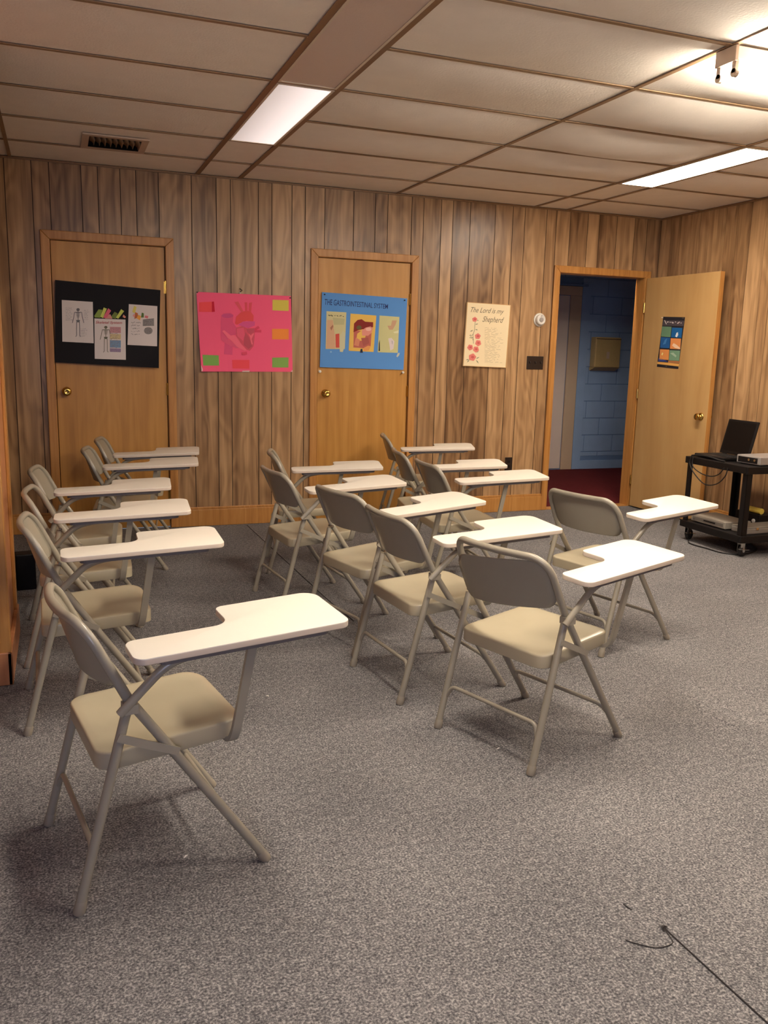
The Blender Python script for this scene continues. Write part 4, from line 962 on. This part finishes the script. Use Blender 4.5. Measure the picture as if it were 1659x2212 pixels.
# laptop
lap = thing('laptop', 'open black laptop standing on the cart top', 'laptop', cpos(.032, .445, CT), math.radians(-4))
LX, LY = .23, .32
b = MB().box(0, LX, -LY/2, LY/2, .004, .026); b.build('base', M_black, lap, bevel=.006)
b = MB()
for i in range(5):
    for j in range(12): b.box(.075+i*.022, .075+i*.022+.018, -.138+j*.0235, -.138+j*.0235+.020, .026, .028)
b.build('keyboard', M_blackrub, lap)
MB().box(.02, .062, -.04, .04, .026, .0268).build('touchpad', plain('pad', srgb(46, 42, 42), .5), lap)
a = math.radians(13); up = Vector((math.sin(a), 0, math.cos(a))); nn = Vector((-math.cos(a), 0, math.sin(a))); h0 = Vector((LX-.004, 0, .024))
def scr(b, y0, y1, z0, z1, d0, d1):
    v = [h0+up*z+nn*d+Vector((0, y, 0)) for z in (z0, z1) for y in (y0, y1) for d in (d0, d1)]
    return b.add(v, [(0,1,3,2), (4,6,7,5), (0,4,5,1), (2,3,7,6), (0,2,6,4), (1,5,7,3)])
lid = scr(MB(), -LY/2, LY/2, .004, .262, -.007, .007).build('lid', M_black, lap, bevel=.004)
scr(MB(), -LY/2+.018, LY/2-.018, .026, .246, .0068, .0078).build('screen', plain('screen_off', srgb(12, 9, 9), .35, spec=.2), lid)
for yy in (-.11, .11): MB().tube([(LX-.002, yy-.02, .026), (LX-.002, yy+.02, .026)], .007, 10).build('hinge', M_blackrub, lap)
# projector / player on top
dv1 = thing('projector', 'flat silver device on the front corner of the cart top', 'projector', cpos(.10, .085, CT), math.radians(3))
MB().box(0, .34, -.075, .135, .006, .062).build('case', M_silver, dv1, bevel=.006)
MB().box(-.002, .002, -.05, .12, .014, .052).build('front_panel', M_black, dv1)
for yy in (-.03, .02): MB().lathe([(0, 0), (.009, 0), (.009, .006), (0, .006)], 14, Matrix.Translation((-.002, yy, .036)) @ Matrix.Rotation(-math.pi/2, 4, 'Y')).build('button', M_chrome, dv1)
MB().lathe([(0, 0), (.016, 0), (.016, .004), (.011, .005), (0, .004)], 18, Matrix.Translation((.235, -.075, .034)) @ RX).build('dial', M_silver, dv1)
MB().box(.10, .17, -.0755, -.074, .02, .045).build('grille', plain('grille', srgb(120, 116, 112), .5), dv1)
for fx in (.03, .31):
    for fy in (-.055, .115): MB().lathe([(0, 0), (.009, 0), (.009, .007), (0, .007)], 10, Matrix.Translation((fx, fy, 0))).build('foot', M_blackrub, dv1)
# lower shelf devices
def player(label, loc, rz, lx, ly, hh, col):
    t = thing('video_player', label, 'video player', loc, rz)
    MB().box(0, lx, 0, ly, .006, hh).build('case', col, t, bevel=.004)
    MB().box(-.002, .001, .02, ly-.02, hh*.35, hh*.75).build('front_panel', plain('player_front', srgb(112, 106, 98), .4), t)
    MB().box(-.004, .0, .10, .22, hh*.45, hh*.62).build('disc_tray', M_black, t)
    MB().lathe([(0, 0), (.007, 0), (.007, .004), (0, .004)], 12, Matrix.Translation((-.002, ly-.04, hh*.5)) @ Matrix.Rotation(-math.pi/2, 4, 'Y')).build('button', M_chrome, t)
    for fx in (.03, lx-.03):
        for fy in (.03, ly-.03): MB().lathe([(0, 0), (.01, 0), (.01, .007), (0, .007)], 10, Matrix.Translation((fx, fy, 0))).build('foot', M_blackrub, t)
    return t
player('silver disc player lying on the lower cart shelf', cpos(.03, .20, CB), math.radians(-1), .23, .36, .056, plain('player_case', srgb(150, 142, 130), .45))
t = thing('flat_case', 'flat grey case lying on the lower shelf front corner', 'case', cpos(.075, .03, CB), math.radians(2))
MB().box(0, .36, 0, .15, 0, .042).build('lower_shell', plain('greycase', srgb(128, 120, 112), .5), t, bevel=.008)
MB().box(.004, .356, .004, .146, .042, .050).build('lid', plain('greycase2', srgb(138, 130, 120), .5), t, bevel=.004)
for xx in (.09, .27): MB().box(xx-.012, xx+.012, -.004, .0, .030, .046).build('latch', M_chrome, t, bevel=.001)
# black box with yellow top beside the cart
t = thing('tool_box', 'black box with yellow roll on top and white knobs, on the lower cart shelf', 'box', cpos(.39, .19, CB), math.radians(-1.5))
MB().box(-.07, .07, 0, .24, 0, .10).build('body', M_black, t, bevel=.006)
MB().tube([(-.035, .02, .122), (-.035, .22, .122)], .022, 12).build('yellow_roll', M_yellow, t, smooth='auto')
for yy in (.05, .15): MB().lathe([(0, 0), (.014, 0), (.014, .008), (.008, .010), (0, .010)], 16, Matrix.Translation((-.07, yy, .05)) @ Matrix.Rotation(-math.pi/2, 4, 'Y')).build('knob', M_white, t)
# cables
def cable(name, label, pts, r=.004, parent=None):
    o = MB().tube(spline(pts, 6), r, 8).build(name, M_blackrub, parent, smooth='auto')
    o['label'] = label; o['category'] = 'cable'; return o
q = lambda x, y, z: cpos(x, y, z)
cable('power_cable', 'black cable drooping in a deep loop below the cart top', [q(-.022, .56, CT+.010), q(-.026, .565, CT-.05), q(-.030, .50, CT-.115), q(-.030, .38, CT-.175), q(-.028, .26, CT-.155), q(-.022, .19, CT-.09), q(-.018, .175, CT-.03)])
cable('power_cable', 'black cable in a shallow loop below the cart top', [q(-.022, .54, CT+.012), q(-.028, .53, CT-.06), q(-.030, .44, CT-.10), q(-.030, .33, CT-.11), q(-.028, .25, CT-.085), q(-.020, .21, CT-.035)])
cable('power_cable', 'black cable lying along the cart edge in front of the laptop', [q(.010, .24, CT+.007), q(.008, .30, CT+.010), q(.006, .42, CT+.022), q(.008, .54, CT+.016), q(.014, .60, CT+.007)], .006)
cable('power_cable', 'black cable lying on the carpet under the cart', [q(.02, .56, .006), q(-.06, .44, .005), q(-.05, .28, .005), q(-.03, .12, .005), q(.10, .06, .005), q(.30, .16, .005), q(.44, .40, .005)], .005)
# ---- small things at the left behind the chairs
t = thing('power_supply', 'small black box with a cord on the floor behind the left chairs', 'box', (-.21, 4.98, 0), .1)
MB().box(-.05, .05, -.05, .05, 0, .20).build('body', M_black, t, bevel=.006)
MB().box(-.052, -.048, -.035, .035, .03, .17).build('vent_panel', M_blackrub, t)
MB().tube(spline([(-.05, 0, .03), (-.14, .02, .006), (-.30, -.04, .006), (-.60, .06, .006)], 6), .004, 8).build('cord', M_blackrub, t)
t = thing('duffel_bag', 'dark bag slumped on the floor by the partition', 'bag', (-.50, 5.10, 0), .2)
rings = []
for k in range(13):
    s_ = -1+2*k/12; r_ = .12*math.sqrt(max(.02, 1-abs(s_)**4)); rings.append([(s_*.24, r_*1.1*math.cos(2*math.pi*j/16), .10+.095*(r_/.12)*math.sin(2*math.pi*j/16)*(1+.06*math.sin(3*s_+j))) for j in range(16)])
MB().loops(rings).build('bag_body', plain('bag_cloth', srgb(34, 30, 34), .8, noise=.2), t, smooth=True)
MB().tube(spline([(-.10, -.09, .16), (-.06, -.06, .24), (.06, -.06, .24), (.10, -.09, .16)], 6), .008, 8).build('handle', M_blackrub, t, smooth='auto')
# ---- bits of lint on the carpet
for i, (x, y, lb) in enumerate(((.26, 2.10, 'white speck of lint in the shadow of the nearest chair'), (.72, 3.09, 'white speck of lint on open carpet in front of the nearest tablet'), (1.377, 2.415, 'white speck of lint under the chair with the slipped back'))):
    b = MB(); pts = [(0, 0, .002), (.004, .003, .004), (.007, .009, .003), (.012, .011, .002)]
    b.tube(pts, [.0012, .0022, .002, .0008], 6)
    o = b.build('lint', M_lint, None); o.location = (x, y, 0); o.rotation_euler = (0, 0, i*1.3)
    o['label'] = lb; o['category'] = 'lint'
